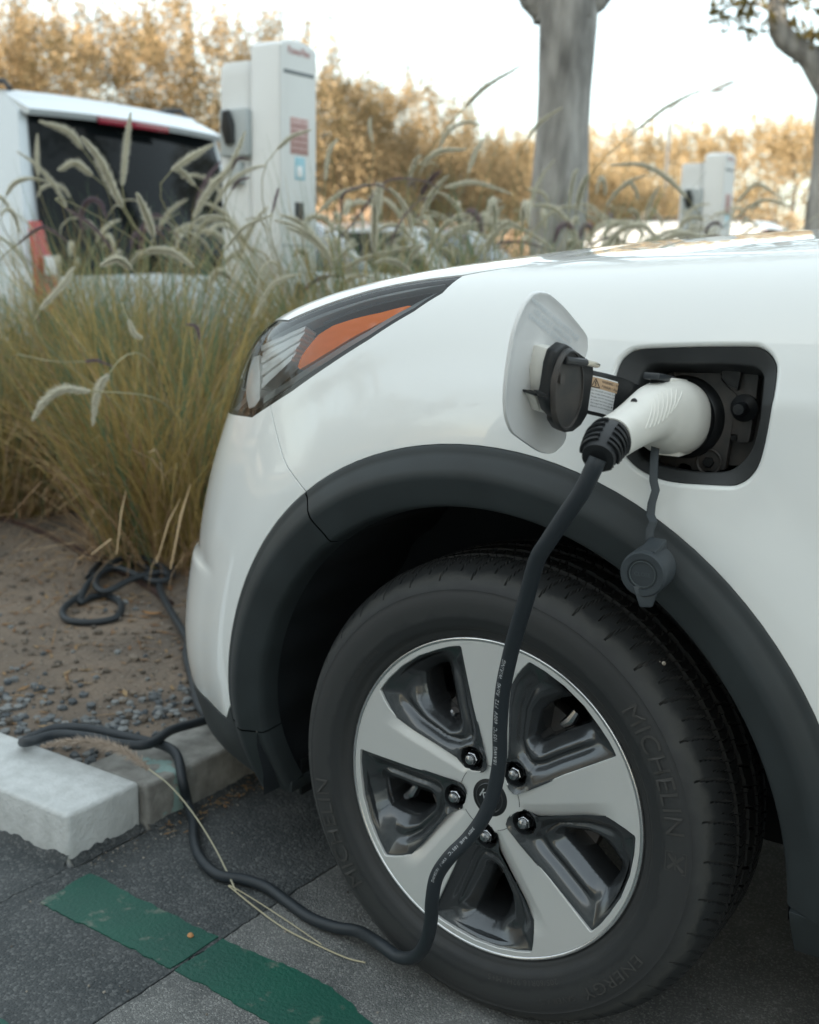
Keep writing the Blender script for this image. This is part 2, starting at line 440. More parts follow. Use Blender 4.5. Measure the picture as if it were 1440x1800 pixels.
# angle of the seam on the arch
_q = F(SEAM[-1:, 0], SEAM[-1:, 1]*10)[0]; a_seam = math.atan2(_q[2]-WZ, _q[0])
seam_end = arc(ROUT, a_seam, a_seam, 1)[0]
rear_low = xz2w([(ROUT, .315), (.56, .315)])
FENDER = np.vstack([SEAM[:-1], seam_end, arc(ROUT, a_seam, 0, 40)[1:], rear_low[1:], [(.56, .5), (.56, .8), (.56, HS2[-1][1])], HS2[::-1][1:-1], LLOW[:-1]])
lamp_tail = np.array([(-.72, LLOW[-1][1]+.02), (-.80, LLOW[-1][1]+.08)])
lamp_tail_up = np.array([(-.80, .885), (-.70, .925), (-.60, .955)])
LAMP = np.vstack([LLOW, lamp_tail, lamp_tail_up[0:], LUP[::-1][:-1]])
wb = px2w([(399, 1262)])[0]; WLOW = wb[1]
BUMPER = np.vstack([SEAM[:-1][::-1], LLOW[-2:], lamp_tail, [(-1.0, .80), (-1.3, .80)], [(-1.3, WLOW-.015), (-.9, WLOW-.02), (-.65, WLOW-.015)], wb, arc(ROUT, PI-.03, a_seam, 30)])
PORT_OUT = np.array([(1080, 659), (1089, 634), (1104, 619), (1122, 612), (1171, 609), (1238, 607), (1315, 607), (1335, 609), (1351, 619), (1361, 634), (1364, 652), (1358, 697), (1349, 746), (1340, 790), (1330, 821), (1315, 841), (1298, 851), (1282, 854), (1238, 852), (1193, 849), (1160, 843), (1127, 829), (1102, 808), (1088, 785), (1076, 740), (1074, 695)])
PORT_IN = np.array([(1113, 674), (1119, 656), (1129, 640), (1144, 633), (1193, 633), (1260, 634), (1311, 638), (1327, 643), (1336, 654), (1336, 668), (1331, 723), (1324, 763), (1316, 790), (1300, 812), (1282, 825), (1260, 830), (1216, 829), (1171, 823), (1138, 814), (1122, 806), (1112, 790), (1108, 760), (1109, 712)])
PO = smooth_path(np.vstack([px2w(PORT_OUT), px2w(PORT_OUT)[:1]]), 3)[:-1]
PI_ = smooth_path(np.vstack([px2w(PORT_IN), px2w(PORT_IN)[:1]]), 3)[:-1]
fender = panel('front_fender', FENDER, [PO], WHITE, car, gap=.0013, step=.014, roll=(0,), rollr=.006)
bumper = panel('front_bumper', BUMPER, [], WHITE, car, gap=.0013, step=.014)
fender['label'] = 'white fender with square charging port opening'
# hood spans the car
hf = [(-1.3, .845), (-1.1, .86), (-.95, .895), (-.80, .91)]
HOOD = np.vstack([[(.56, 1.45), (.56, HS2[-1][1]+.003)], HS2[::-1][1:]+[0, .003], LUP[1:]+[0, .004], lamp_tail_up[::-1]+[0, .004], np.array(hf)[::-1][1:], [(-1.3, 1.45), (-.6, 1.45), (0, 1.45)]])
panel('hood', HOOD, [], WHITE, car, gap=.0010, step=.02)
panel('hood', HOOD, [], WHITE, car, step=.03, mirror=True)
GRILLE = [(-1.3, .80), (-1.0, .80), (-.80, LLOW[-1][1]+.078), (-.82, .88), (-.95, .888), (-1.1, .853), (-1.3, .838)]
panel('grille', GRILLE, [], BLACKP, car, off=-.008)
panel('grille', GRILLE, [], BLACKP, car, off=-.008, mirror=True)
# far side of the car
FF = np.vstack([SEAM[:-1], seam_end, arc(ROUT, a_seam, 0, 30)[1:], rear_low[1:], [(.56, .8), (.56, HS2[-1][1])], HS2[::-1][1:-1], LLOW[:-1]])
panel('front_fender', FF, [], WHITE, car, step=.04, mirror=True)
panel('front_bumper', BUMPER, [], WHITE, car, step=.04, mirror=True)
panel('headlight', LAMP, [], GLASSD, car, step=.04, mirror=True)
# doors behind the fender (mostly outside the picture)
DOOR = [(.564, .16), (1.75, .16), (1.75, .92), (.564, .92)]
panel('front_door', DOOR, [], WHITE, car, step=.04); panel('front_door', DOOR, [], WHITE, car, step=.06, mirror=True)
# dark inner shell that closes the gaps
inner_hole_arch = np.vstack([arc(ROUT-.01, PI-.02, .02, 30), [(.45, .02), (-.5, .02)]])
LIN = LAMP
c0 = PO.mean(0)
SHELL = [(.60, .0), (.60, 1.1), (0, 1.12), (-.5, 1.1), (-1.3, 1.1), (-1.3, .0)]
SH = np.vstack([[(1.75, .12), (1.75, .93), (.6, 1.0), (0, 1.10), (-.6, 1.10), (-1.3, 1.0), (-1.3, .05), (-.62, .05)], arc(ROUT-.012, PI+.2, -.2, 40), [(.60, .12)]])
panel('inner_body', SH, [offset_loop(densify(LIN, .03), .012), offset_loop(PO, .004)], DARK, car, off=-.02, step=.05, depth=.002)

# --- wheel arch cladding: lofted ring on the skin
def clad_ring(name, a0, a1, n, parent, cap=.0):
    prof = [(ROUT-.001, -.010), (ROUT+.0005, .002), (ROUT-.003, .0045), (ROUT-.008, .0045), (ROUT-.014, .0075), (RMID+.012, .0150), (RMID+.003, .0168), (RMID-.003, .0155), (RIN+.012, .0050), (RIN+.004, .0025), (RIN, -.001), (RIN-.002, -.012), (RIN-.003, -.035)]
    A = np.linspace(a0, a1, n); rings = []
    for r_, h in prof:
        sv = xz2w([(r_*math.cos(a), WZ+r_*math.sin(a)) for a in A])
        P = F0(sv[:, 0], sv[:, 1]*10); nn = nrm(F0, sv[:, 0], sv[:, 1]*10)
        nn = nn*[.6, 1, .6]; nn /= np.linalg.norm(nn, axis=1, keepdims=True)
        rings.append(P+nn*(h+.008))
    mb = MB(); rg = np.array(rings).transpose(1, 0, 2)
    mb.loft([list(r_) for r_ in rg], closed=False)
    return mb.build(name, CLAD, parent, sharp=60)
clad_ring('arch_cladding', a_seam-.002, -.02, 70, car)
clad_ring('arch_cladding', a_seam+.004, PI+.02, 40, car)
clad_ring('arch_cladding', PI+.026, PI+.27, 10, car)
# lower bumper cladding and the sill trim
LOWC = np.vstack([[(-1.3, WLOW-.018), (-.9, WLOW-.023), (-.65, WLOW-.018)], wb-[0, .003], arc(ROUT+.001, PI-.02, PI+.27, 14), [(-.55, .03), (-.9, .03), (-1.3, .03)]])
panel('lower_bumper_cladding', LOWC, [], CLAD, car, off=.001, step=.02, depth=.02)
panel('lower_bumper_cladding', LOWC, [], CLAD, car, off=.001, step=.05, depth=.02, mirror=True)
SILL = np.vstack([xz2w([(ROUT+.001, .313), (.8, .313)]), [(1.75, .158), (1.75, .05)], xz2w([(.62, .315)])-[0, .001]]) if False else None
sz = xz2w([(.409, .304), (.62, .304), (.62, .250), (.412, .244)])
panel('mud_guard', sz, [], CLAD, car, off=.006, step=.02, depth=.03)
sz2 = xz2w([(ROUT+.002, .312), (.9, .312)]); lo_ = xz2w([(.9, .22), (.63, .22), (.63, .31), (ROUT+.002, .31)])
panel('sill_cladding', np.vstack([sz2, lo_[:3]]), [], CLAD, car, off=.004, step=.03, depth=.02)
panel('sill_cladding', [(.9, .15), (1.75, .15), (1.75, .05), (.9, .05)], [], CLAD, car, off=.004, step=.05, depth=.02)

# --- wheel well liner
mb = MB()
A = np.linspace(-.10, PI+.27, 90)
rings = []
for a in A:
    rr = .405+.004*math.sin(a*26)
    if a > PI-.5: rr += .012*(a-PI+.5)
    rings.append([(rr*math.cos(a), y, WZ+rr*math.sin(a)) for y in (.012, .06, .12, .2, .30)]+[(.12*math.cos(a), .31, WZ+.12*math.sin(a))])
mb.loft(rings, closed=False)
mb.build('wheel_well_liner', mat('liner_plastic', (.012, .016, .020), rough=.75, noise=.3, nscale=12), car, sharp=50)
CLIP = mat('liner_clip', (.04, .055, .075), rough=.5)
for (px, y) in (((460, 1229), .03), ((466, 1331), .03), ((497, 1120), .05)):
    p = on_plane([px], 1, y)[0]
    MB().lathe([(0.0001, -.004), (.006, -.003), (.008, .001), (.008, .006)], 14).build('liner_clip', CLIP, car).matrix_local = Matrix.Translation(p) @ Matrix.Rotation(R(50), 4, 'Z')
p = on_plane([(528, 1392)], 1, .08)[0]
MB().box((p[0]-.012, .09, p[2]-.012), (p[0]-.006, .20, p[2]+.05)).build('air_flap', BLACKP, car, bevel=.002)
MB().box((-.415, .06, .192), (-.385, .28, .212)).build('lower_valance', CLAD, car, bevel=.004)
# underbody block (keeps daylight out), sits inside the shell
MB().box((-.62, .34, .20), (1.7, 1.46, .60)).build('engine_bay', DARK, car)
MB().box((-.40, .12, .74), (.5, 1.6, .90)).build('engine_bay_cover', DARK, car)

# --- headlight
lens = panel('headlight', LAMP, [], LENS, car, off=-.001, step=.012, depth=.003, edge=.002)
lens['label'] = 'headlight with clear lens and amber side reflector'
HD = mat('lamp_housing', (.02, .022, .024), rough=.3)
GASK = mat('lamp_gasket', (.012, .013, .014), rough=.5)
panel('lamp_housing', LAMP, [], HD, lens, off=-.040, step=.03, depth=-.036)
def band(name, up, low, m_, off, depth=.006, step=.01, disp=None):
    return panel(name, np.vstack([px2w(up), px2w(low)]), [], m_, lens, off=off, step=step, depth=depth, disp=disp)
# dark gasket along the lower edge
low = [(811, 487), (777, 513), (727, 545), (647, 595), (580, 638), (513, 685), (476, 709), (446, 729)]
band('gasket', low, [(447, 720), (476, 700), (513, 677), (580, 630), (647, 588), (727, 539), (775, 508)], GASK, -.003, .02)
band('silver_strip', [(783, 498), (724, 536), (645, 583), (577, 626), (508, 670), (474, 693), (452, 707)], [(452, 697), (492, 671), (560, 626), (640, 577), (712, 533), (760, 506)], SILVERS, -.010, .02)
band('amber_reflector', [(706, 524), (714, 525), (690, 541), (650, 561), (610, 583), (572, 607), (537, 629), (511, 644)], [(507, 640), (513, 622), (526, 603), (545, 580), (572, 562), (610, 549), (655, 538)], AMBER, -.016, .02,
     disp=lambda p, P: .00012*np.sin(p[:, 0]*700))
TL_, TR_, BR_, BL_ = [np.array(q, float) for q in ((452, 604), (531, 568), (503, 634), (452, 684))]
for k in range(7):
    a, b = k/7+.012, (k+1)/7-.030
    l0, l1, r0_, r1_ = TL_+(BL_-TL_)*a, TL_+(BL_-TL_)*b, TR_+(BR_-TR_)*a, TR_+(BR_-TR_)*b
    band('reflector_slat', [l0, l0*.5+r0_*.5, r0_], [r1_, l1*.5+r1_*.5, l1], BOWL, -.007-.002*(k % 2), .02)
band('reflector_bowl', [(438, 625), (428, 655), (425, 690), (430, 716), (440, 713)], [(449, 700), (449, 660), (448, 622)], BOWL, -.007, .02)
band('top_bezel', [(780, 490), (700, 507), (640, 521), (580, 543), (535, 562), (500, 580), (470, 598)], [(470, 590), (505, 569), (545, 551), (600, 531), (655, 514), (715, 500)], SILVERS, -.008, .015)  # top bezel's silver colour stands in for the sky reflected along it
band('inner_bezel', [(752, 503), (700, 514), (650, 527), (596, 546), (560, 563)], [(556, 560), (600, 539), (652, 522), (702, 509)], GASK, -.012, .015)
# ------------------------------------------------------------------ charging port
def skin3(sw, off=0.):
    sw = np.atleast_2d(sw); P = F(sw[:, 0], sw[:, 1]*10); return P+N_(sw[:, 0], sw[:, 1]*10)*off
K = 120
def radial(loop, n=K):
    """resample closed loop by angle about the port centre (2d)"""
    c = PI_.mean(0); out = []
    L_ = np.asarray(loop); 
    for k in range(n):
        a = 2*PI*k/n; d = np.array([math.cos(a), math.sin(a)]); best = None
        for i in range(len(L_)):
            p, q = L_[i]-c, L_[(i+1) % len(L_)]-c; e = q-p; den = d[0]*e[1]-d[1]*e[0]
            if abs(den) < 1e-12: continue
            t = (p[0]*e[1]-p[1]*e[0])/den; u = (p[0]*d[1]-p[1]*d[0])/den
            if t > 0 and -1e-9 <= u <= 1+1e-9 and (best is None or t > best): best = t
        out.append(c+d*best)
    return np.array(out)
RO, RI = radial(PO), radial(PI_)
def mixr(f): return RO*(1-f)+RI*f
rings = []
for f, o in ((-.02, -.016), (.0, -.0065), (.05, -.0050), (.12, -.0055), (.5, -.0085), (.86, -.0120), (.95, -.0128), (1.0, -.0145), (1.01, -.020), (1.015, -.03), (1.015, -.065)):
    rings.append(list(skin3(mixr(f), o)))
port = MB().loft(rings).build('port_bezel', mat('bezel_plastic', (.026, .029, .031), rough=.36, noise=.3, nscale=20, rnoise=.2), car, sharp=50)
port['label'] = 'square black charging port recess in the fender'
PY = .040
# recess floor, reaching behind the bezel
fl = skin3(mixr(.75)); ctr = fl.mean(0)
MB().loft([[(p[0], PY+.014, p[2]) for p in fl], [(p[0], PY+.012, p[2]) for p in fl*.999+ctr*.001]], cap0=True, cap1=True).build('recess_floor', PORTP, port)
def plate(px, y, th, m_, name, bev=.0015, parent=port):
    P = on_plane(px, 1, y)
    return MB().loft([[(p[0], y, p[2]) for p in P], [(p[0], y+th, p[2]) for p in P]], cap0=True, cap1=True).build(name, m_, parent, bevel=bev)
def z2(pts): return [(1060+x*.2222, 590+y*.2222) for x, y in pts]
plate(z2([(385, 290), (420, 270), (930, 262), (940, 350), (1000, 415), (1062, 455), (1040, 640), (1010, 800), (1000, 860), (965, 1062), (880, 1078), (700, 1064), (690, 1030), (640, 1010), (590, 1022), (575, 1055), (420, 1030), (270, 970), (240, 860), (300, 600)]), PY, .012, PORTP, 'mounting_plate')
plate(z2([(938, 232), (1110, 236), (1180, 245), (1225, 275), (1232, 330), (1215, 480), (1190, 640), (1165, 800), (1150, 850), (1060, 850), (1056, 785), (1010, 782), (1030, 640), (1060, 470), (985, 400), (935, 335)]), PY-.004, .014, PORTP, 'side_bracket')
plate(z2([(938, 236), (1100, 240), (1085, 330), (1062, 440), (1055, 420), (990, 395), (940, 340)]), PY-.012, .02, BLACKP, 'side_catch')
plate(z2([(1010, 790), (1058, 790), (1056, 830), (1012, 830)]), PY-.006, .004, DARK, 'slot', bev=0)
def yl(name, c, prof, m_, parent, n=28, rx=0, rz=0):
    mb = MB().lathe(prof, n); o = mb.build(name, m_, parent, sharp=40)
    o.matrix_local = Matrix.Translation(Vector(c)) @ Matrix.Rotation(rx, 4, 'X') @ Matrix.Rotation(rz, 4, 'Z'); return o
for q in ((360, 935), (840, 1000), (480, 320)):
    c = on_plane(z2([q]), 1, PY)[0]
    yl('port_bolt', c, [(.0155, .002), (.0155, -.0015), (.0145, -.0022), (.0125, -.001), (.0125, .0005)], PORTP, port)
    b = MB().lathe([(.0001, -.0055), (.0055, -.0055), (.0065, -.0045), (.0065, .001)], 6).build('bolt_head', BLACKP, port, sharp=20); b.matrix_local = Matrix.Translation(c)
c = on_plane(z2([(1125, 570)]), 1, PY-.004)[0]
yl('rubber_stop', c, [(.0001, -.024), (.006, -.0235), (.0075, -.021), (.0075, -.010), (.010, -.008), (.0155, -.004), (.0155, .002)], BLACKP, port)
# socket ring around the plug
sc = on_plane([(1203, 733)], 1, PY)[0]
yl('socket_ring', sc, [(.031, -.004), (.034, -.030), (.037, -.032), (.040, -.030), (.041, -.012), (.046, -.008), (.048, -.002), (.049, .002)], BLACKP, port, 48)
# ------------------------------------------------------------------ flap
FLC = [((949, 509), -.185), ((1037, 600), -.070), ((995, 795), -.070), ((889, 715), -.185)]
flap_px = np.array([(860+x*.20833, 500+y*.20833) for x, y in [(430, 60), (500, 72), (560, 115), (640, 190), (720, 285), (785, 365), (822, 420), (836, 470), (832, 560), (805, 640), (760, 820), (700, 1010), (665, 1150), (655, 1230), (650, 1300), (620, 1360), (560, 1415), (520, 1430), (460, 1425), (400, 1398), (300, 1330), (210, 1262), (175, 1200), (150, 1120), (138, 1000), (142, 860), (160, 700), (182, 560), (208, 420), (250, 290), (300, 175), (340, 115), (380, 75)]])
# plane of the opened flap through three real points
A3 = [on_plane([p], 1, y)[0] for p, y in FLC[:3]]
fn = np.cross(A3[1]-A3[0], A3[2]-A3[0]); fn /= np.linalg.norm(fn)
if fn@(CPOS-A3[0]) < 0: fn = -fn
def on_flap(px, off=0.):
    D = rays(px); t = ((A3[0]+fn*off-CPOS)@fn)/(D@fn); return CPOS+D*t[:, None]
fp = on_flap(flap_px); fp = smooth_path(np.vstack([fp, fp[:1]]), 3)[:-1]; fc = fp.mean(0)
FLW = mat('flap_inner_paint', (.76, .77, .77), rough=.45, coat=.3, noise=.06, nscale=8)
def shr(f, o): return [fc+(p-fc)*f+fn*o for p in fp]
flap = MB().loft([shr(1, -.004), shr(1.0, -.0012), shr(.992, 0.0), shr(.975, .0002), shr(.95, -.001), shr(.80, -.0012), shr(.4, -.0012)], cap0=True, cap1=True).build('charging_flap', [FLW], car, sharp=50)
flap['label'] = 'opened charging flap hanging from its black hinge arm'
def za(pts): return [(860+x*.20833, 500+y*.20833) for x, y in pts]
def fbox(name, px, o0, o1, m_, parent, bev=.001):
    a = on_flap(px, o0); d = fn*(o1-o0)
    return MB().loft([list(a), list(a+d)], cap0=True, cap1=True).build(name, m_, parent, bevel=bev)
fbox('bracket', za([(370, 500), (475, 500), (430, 1000), (420, 1060), (355, 1050), (330, 700)]), -.002, .018, CONN, flap, .003)
fbox('bracket_foot', za([(285, 895), (400, 895), (430, 1070), (350, 1050), (320, 950)]), -.002, .010, CONN, flap, .002)
fbox('bracket_ledge', za([(275, 882), (370, 890), (370, 905), (285, 908)]), -.001, .016, BLACKP, flap, .001)
# embossed small print on the flap
V, Fc = text_polys('WARNING HIGH VOLTAGE\nUSE ONLY APPROVED\nCHARGING EQUIPMENT', .009, 'CENTER')
ax = on_flap([(945, 545), (1010, 600)]); ux = ax[1]-ax[0]; ux /= np.linalg.norm(ux); uy = np.cross(fn, ux); oc = on_flap([(976, 566)])[0]
mesh_np('embossed_print', oc+V[:, :1]*ux+V[:, 1:2]*uy*.8+fn*.0004, Fc, mat('emboss', (.60, .65, .68), rough=.5), flap, False)
# black socket cover: round cap on an octagonal body, mounted in front of the flap
def zc_(pts): return za(pts)
body_px = za([(560, 478), (600, 500), (790, 640), (795, 720), (745, 1070), (690, 1160), (620, 1215), (560, 1222), (520, 1200), (480, 1140), (480, 1100), (430, 1050), (398, 950), (420, 850), (450, 650), (482, 540)])
cap = fbox('socket_cover', body_px, .016, .030, BLACKP, flap, .002)
ell = [(640+120*math.cos(t)*1.0+ (-45)*math.sin(t)*0.35, 880+330*math.sin(t)+(-45)*math.cos(t)*.6) for t in np.linspace(0, 2*PI, 40, endpoint=False)]
e0 = on_flap(za(ell), .030); ec = e0.mean(0)
def er(f, o): return [ec+(p-ec)*f+fn*o for p in e0]
MB().loft([er(1.04, -.001), er(1.04, .004), er(1.0, .006), er(.96, .006), er(.95, .004), er(.90, .004), er(.5, .0035)], cap0=True, cap1=True).build('cover_lid', PORTP, flap, sharp=40)
fbox('cover_mark', za([(600, 755), (640, 765), (635, 845), (595, 835)]), .0365, .0372, PORTP, flap, 0)
fbox('cover_tab', za([(362, 885), (400, 888), (470, 925), (455, 940), (410, 938), (380, 905)]), .03, .034, BLACKP, flap)
# latch pin
pp = [on_flap([q], .036)[0] for q in za([(640, 640), (810, 660)])]; pp2 = [pp[1], on_flap([za([(925, 684)])[0]], .036)[0]]
MB().tube([pp[0], pp[1]], .0045, 10).build('latch_arm', BLACKP, flap); MB().tube([pp2[0], pp2[0]*.2+pp2[1]*.8, pp2[1]], [.0036, .0032, .002], 10).build('latch_pin', BRASS, flap)
# hinge arm with the warning label
up_px = za([(745, 700), (850, 728), (960, 752), (1060, 780), (1150, 815), (1215, 850), (1250, 885)])
lo_px = za([(735, 1075), (830, 1098), (930, 1120), (1010, 1145), (1090, 1165), (1150, 1180), (1200, 1190)])
YS = [-.092, -.080, -.070, -.058, -.040, -.015, .015]
U = np.array([on_plane([p], 1, y)[0] for p, y in zip(up_px, YS)]); Lw = np.array([on_plane([p], 1, y)[0] for p, y in zip(lo_px, YS)])
mb = MB(); rr = []
for a, b in zip(U, Lw):
    w = np.array([.012, .022, 0]) ; w = w/np.linalg.norm(w)*.008
    rr.append([a, b, b+w, a+w])
mb.loft(rr, cap0=True, cap1=True)
arm = mb.build('hinge_arm', BLACKP, car, bevel=.0015)
arm['label'] = 'curved black hinge arm carrying a white warning label'
def arm_pt(u, v, off=.0012):
    """u along 0..6, v down 0..1"""
    u = np.clip(u, 0, 5.999); i = np.floor(u).astype(int); t = (u-i)[..., None]
    a = U[i]*(1-t)+U[i+1]*t; b = Lw[i]*(1-t)+Lw[i+1]*t; P = a+(b-a)*v[..., None]
    n = np.cross(U[i+1]-U[i], b-a); n /= np.linalg.norm(n, axis=-1, keepdims=True)
    n = np.where(((CPOS-P)*n).sum(-1, keepdims=True) < 0, -n, n); return P+n*off
def arm_patch(name, u0, u1, v0, v1, m_, off, parent=arm, nu=14):
    uu, vv = np.meshgrid(np.linspace(u0, u1, nu), np.linspace(v0, v1, 3), indexing='ij')
    P = arm_pt(uu.ravel(), vv.ravel(), off); f = [(i*3+j, (i+1)*3+j, (i+1)*3+j+1, i*3+j+1) for i in range(nu-1) for j in range(2)]
    return mesh_np(name, P, f, m_, parent)
lab = arm_patch('warning_label', .95, 4.95, .09, .90, LABELW, .0010)
arm_patch('label_header', 1.05, 4.85, .12, .36, LABELO, .0014)
def arm_text(s, u0, v0, su, sv, m_=INK):
    V, Fc = text_polys(s, 1.0); P = arm_pt(u0+V[:, 0]*su, v0-V[:, 1]*sv, .0018)
    return mesh_np('label_print', P, Fc, m_, arm, False)
arm_text('WARNING / AVERTISSEMENT', 1.95, .21, .20, .085); arm_text('/ DIKKAT / Advertencia', 1.95, .32, .20, .085)
for i, s in enumerate(['Do not touch terminals. Ensure port', 'cap is fully seated before driving.', 'Ne pas toucher les bornes du vehicule', 'et couper le contact avant la charge.', 'No toque los terminales del vehiculo.', 'Elektrik carpma tehlikesi vardir.']):
    arm_text(s, 1.15, .43+.072*i, .175, .052)
tri = [(1.15, .34), (1.80, .34), (1.475, .14)]
def ln(a, b, w=.03):
    a = np.array(a); b = np.array(b); d = b-a; n = np.array([-d[1]*6, d[0]/6]); n = np.array([d[1], -d[0]]); 
    n = n/np.hypot(n[0], n[1]*1)*w; n = np.array([n[0], n[1]*.35]); q = np.array([a-n, a+n, b+n, b-n]); return q
qs = [ln(tri[0], tri[1]), ln(tri[1], tri[2]), ln(tri[2], tri[0]), ln((1.53, .18), (1.42, .25)), ln((1.42, .25), (1.53, .255)), ln((1.53, .255), (1.42, .32))]
V = np.vstack(qs); mesh_np('hazard_symbol', arm_pt(V[:, 0], V[:, 1], .0018), [(4*i, 4*i+1, 4*i+2, 4*i+3) for i in range(len(qs))], INK, arm, False)

# ------------------------------------------------------------------ plug and cable
plug = thing('charging_cable', 'black charging cable with white plug pushed into the fender port', 'charging cable', tuple(sc))
inv = Matrix.Translation(-Vector(sc))
def P3(px, y): return on_plane([px], 1, y)[0]
ctr = [((1196, 734), .024, .036, .038), ((1192, 734), .018, .0395, .0415), ((1186, 734), .008, .0410, .0430), ((1178, 733), -.008, .0405, .0430), ((1170, 730), -.026, .038, .0405), ((1161, 727), -.044, .033, .0360), ((1150, 726), -.062, .0285, .0315), ((1136, 732), -.084, .0250, .0280), ((1118, 744), -.108, .0228, .0252), ((1098, 757), -.134, .0215, .0232), ((1082, 767), -.156, .0215, .0226), ((1076, 771), -.164, .0212, .022)]
cp = np.array([P3(p, y) for p, y, _, _ in ctr]); ra = np.array([[a, b] for _, _, a, b in ctr])
cps = smooth_path(cp, 4); ras = smooth_path(ra, 4)
def rings_along(C_, RR, n=40, sup=2.3, flat=None):
    out = []; k = len(C_); up = np.array([0, 0, 1.0])
    for i in range(k):
        T = C_[min(i+1, k-1)]-C_[max(i-1, 0)]; T /= np.linalg.norm(T)
        b = up-T*(up@T); b /= np.linalg.norm(b); a = np.cross(T, b)
        r_ = []
        for j in range(n):
            t = 2*PI*j/n; c, s = math.cos(t), math.sin(t)
            q = (abs(c)**sup+abs(s)**sup)**(-1/sup); r_.append(C_[i]+a*RR[i][0]*c*q+b*RR[i][1]*s*q)
        out.append(r_)
    return out
rg = rings_along(cps, ras)
plug_o = MB().loft(rg, cap0=True, cap1=True).xform(inv).build('plug_body', CONN, plug, sharp=50)
# seam line, screw holes, grip ribs
def surf_pt(u, ang, off=0.):
    """point on plug skin; u 0..len, ang radians"""
    k = len(cps); u = min(max(u, 0), k-1.001); i = int(u); t = u-i; C_ = cps[i]*(1-t)+cps[i+1]*t; rr_ = ras[i]*(1-t)+ras[i+1]*t
    T = cps[min(i+2, k-1)]-cps[max(i-1, 0)]; T /= np.linalg.norm(T); b = np.array([0, 0, 1.0]); b = b-T*(b@T); b /= np.linalg.norm(b); a = np.cross(T, b)
    c, s = math.cos(ang), math.sin(ang); q = (abs(c)**2.3+abs(s)**2.3)**(-1/2.3)
    return C_+a*(rr_[0]*q+off)*c+b*(rr_[1]*q+off)*s
# which side faces the camera
face_ang = max(np.linspace(0, 2*PI, 73), key=lambda t: -np.linalg.norm(surf_pt(26, t)-CPOS))
sgn = 1
for i in range(8):
    u0 = 21.5+i*1.35
    h = .42*math.sin(PI*(i+1.2)/10.5)+.12
    cpos = face_ang
    MB().tube([surf_pt(u0+ (k-.5)*.8, cpos-h+(2*h)*k/6+.10, -.0002) for k in range(7)], .0010, 6).xform(inv).build('grip_rib', CONN, plug)
for (u0, da) in ((32.5, .95), (16.0, .9)):
    p = surf_pt(u0, face_ang+da*(1 if surf_pt(26, face_ang+.3)[2] > surf_pt(26, face_ang-.3)[2] else -1), .0)
    MB().lathe([(.0001, -.0006), (.0034, -.0006), (.0036, .001)], 14).build('screw_hole', INK, plug).matrix_local = Matrix.Translation(p-sc)
# rear rim of the handle, strain relief with rings
Tn = cps[-1]-cps[-4]; Tn /= np.linalg.norm(Tn)
e0_ = cps[-1]; endp = P3((1051, 806), -.205)
rp = smooth_path([e0_-Tn*.004, e0_+Tn*.012, (e0_+Tn*.012+endp)/2+np.array([0, 0, .001]), endp], 6)
rr_ = np.interp(np.linspace(0, 1, len(rp)), [0, .1, .35, .7, 1], [.0200, .0212, .0205, .0190, .0165])
MB().loft(rings_along(rp, np.stack([rr_, rr_], 1), 36, 2.0), cap0=True, cap1=True).xform(inv).build('strain_relief', BLACKP, plug, sharp=60)
for k in range(5):
    i = int(len(rp)*(.26+.145*k)); i = min(i, len(rp)-2)
    seg = smooth_path([rp[i-1], rp[i], rp[i+1]], 2)
    c3 = rings_along(rp[i-1:i+2], np.stack([rr_[i-1:i+2]+.0016]*2, 1), 36, 2.0)
    for g in range(3):
        a0 = g*12; arcp = [c3[1][(a0+j) % 36] for j in range(10)]
        MB().tube(arcp, .0019, 6).xform(inv).build('relief_ring', BLACKP, plug)
# dark gasket ring at the plug's face, latch button
tp = max(np.linspace(0, 2*PI, 73), key=lambda t: surf_pt(10, t)[2])
bt = P3((1156, 663), -.050)
def bx(c, hx, hy, hz, name, m_, parent, rz=0., rx=0., bev=.0015):
    o = MB().box((-hx, -hy, -hz), (hx, hy, hz)).build(name, m_, parent, bevel=bev)
    o.matrix_local = Matrix.Translation(Vector(c)-Vector(sc)) @ Matrix.Rotation(rz, 4, 'Z') @ Matrix.Rotation(rx, 4, 'X'); return o
LATB = mat('latch_grey', (.035, .040, .045), rough=.4)
bx(bt, .0095, .018, .0035, 'latch_button', LATB, plug, 0, R(-8)); bx(bt+np.array([0, .006, -.008]), .0075, .009, .009, 'latch_stem', BLACKP, plug, 0, R(-8))
bx(P3((1180, 674), -.012), .011, .026, .006, 'latch_hood', CONN, plug, 0, R(-6), .003)
bx(P3((1186, 792), -.002), .014, .020, .004, 'lower_lip', CONN, plug, 0, 0, .002)
# strap and dust cap
SY = -.075
sp_ = [(1152, 783), (1150, 800), (1149, 822), (1148, 845), (1152, 862), (1145, 885), (1143, 905), (1148, 917), (1142, 932), (1141, 950)]
sy_ = [-.045, -.052, -.058, -.062, -.062, -.068, -.070, -.074, -.076, -.080]
C_ = [P3(p, y) for p, y in zip(sp_, sy_)]
mb = MB(); wv = np.array([AR[0], AR[1], 0]); wv /= np.linalg.norm(wv)
mb.loft([[c-wv*.0045, c+wv*.0045, c+wv*.0045+np.array([0, .0025, 0]), c-wv*.0045+np.array([0, .0025, 0])] for c in C_], cap0=True, cap1=True)
CAPM = mat('dust_cap_rubber', (.040, .050, .058), rough=.55, noise=.2, nscale=40)
mb.xform(inv).build('cap_strap', CAPM, plug, bevel=.0006)
ca, cb = P3((1129, 1010), -.115), P3((1152, 992), -.072)
ax_ = cb-ca; ln_ = np.linalg.norm(ax_); 
prof = [(.0001, .0015), (.0165, .0015), (.017, -.0005), (.0235, -.0008), (.0250, .001), (.0255, .004), (.0255, .036), (.0245, .040), (.0001, .040)]
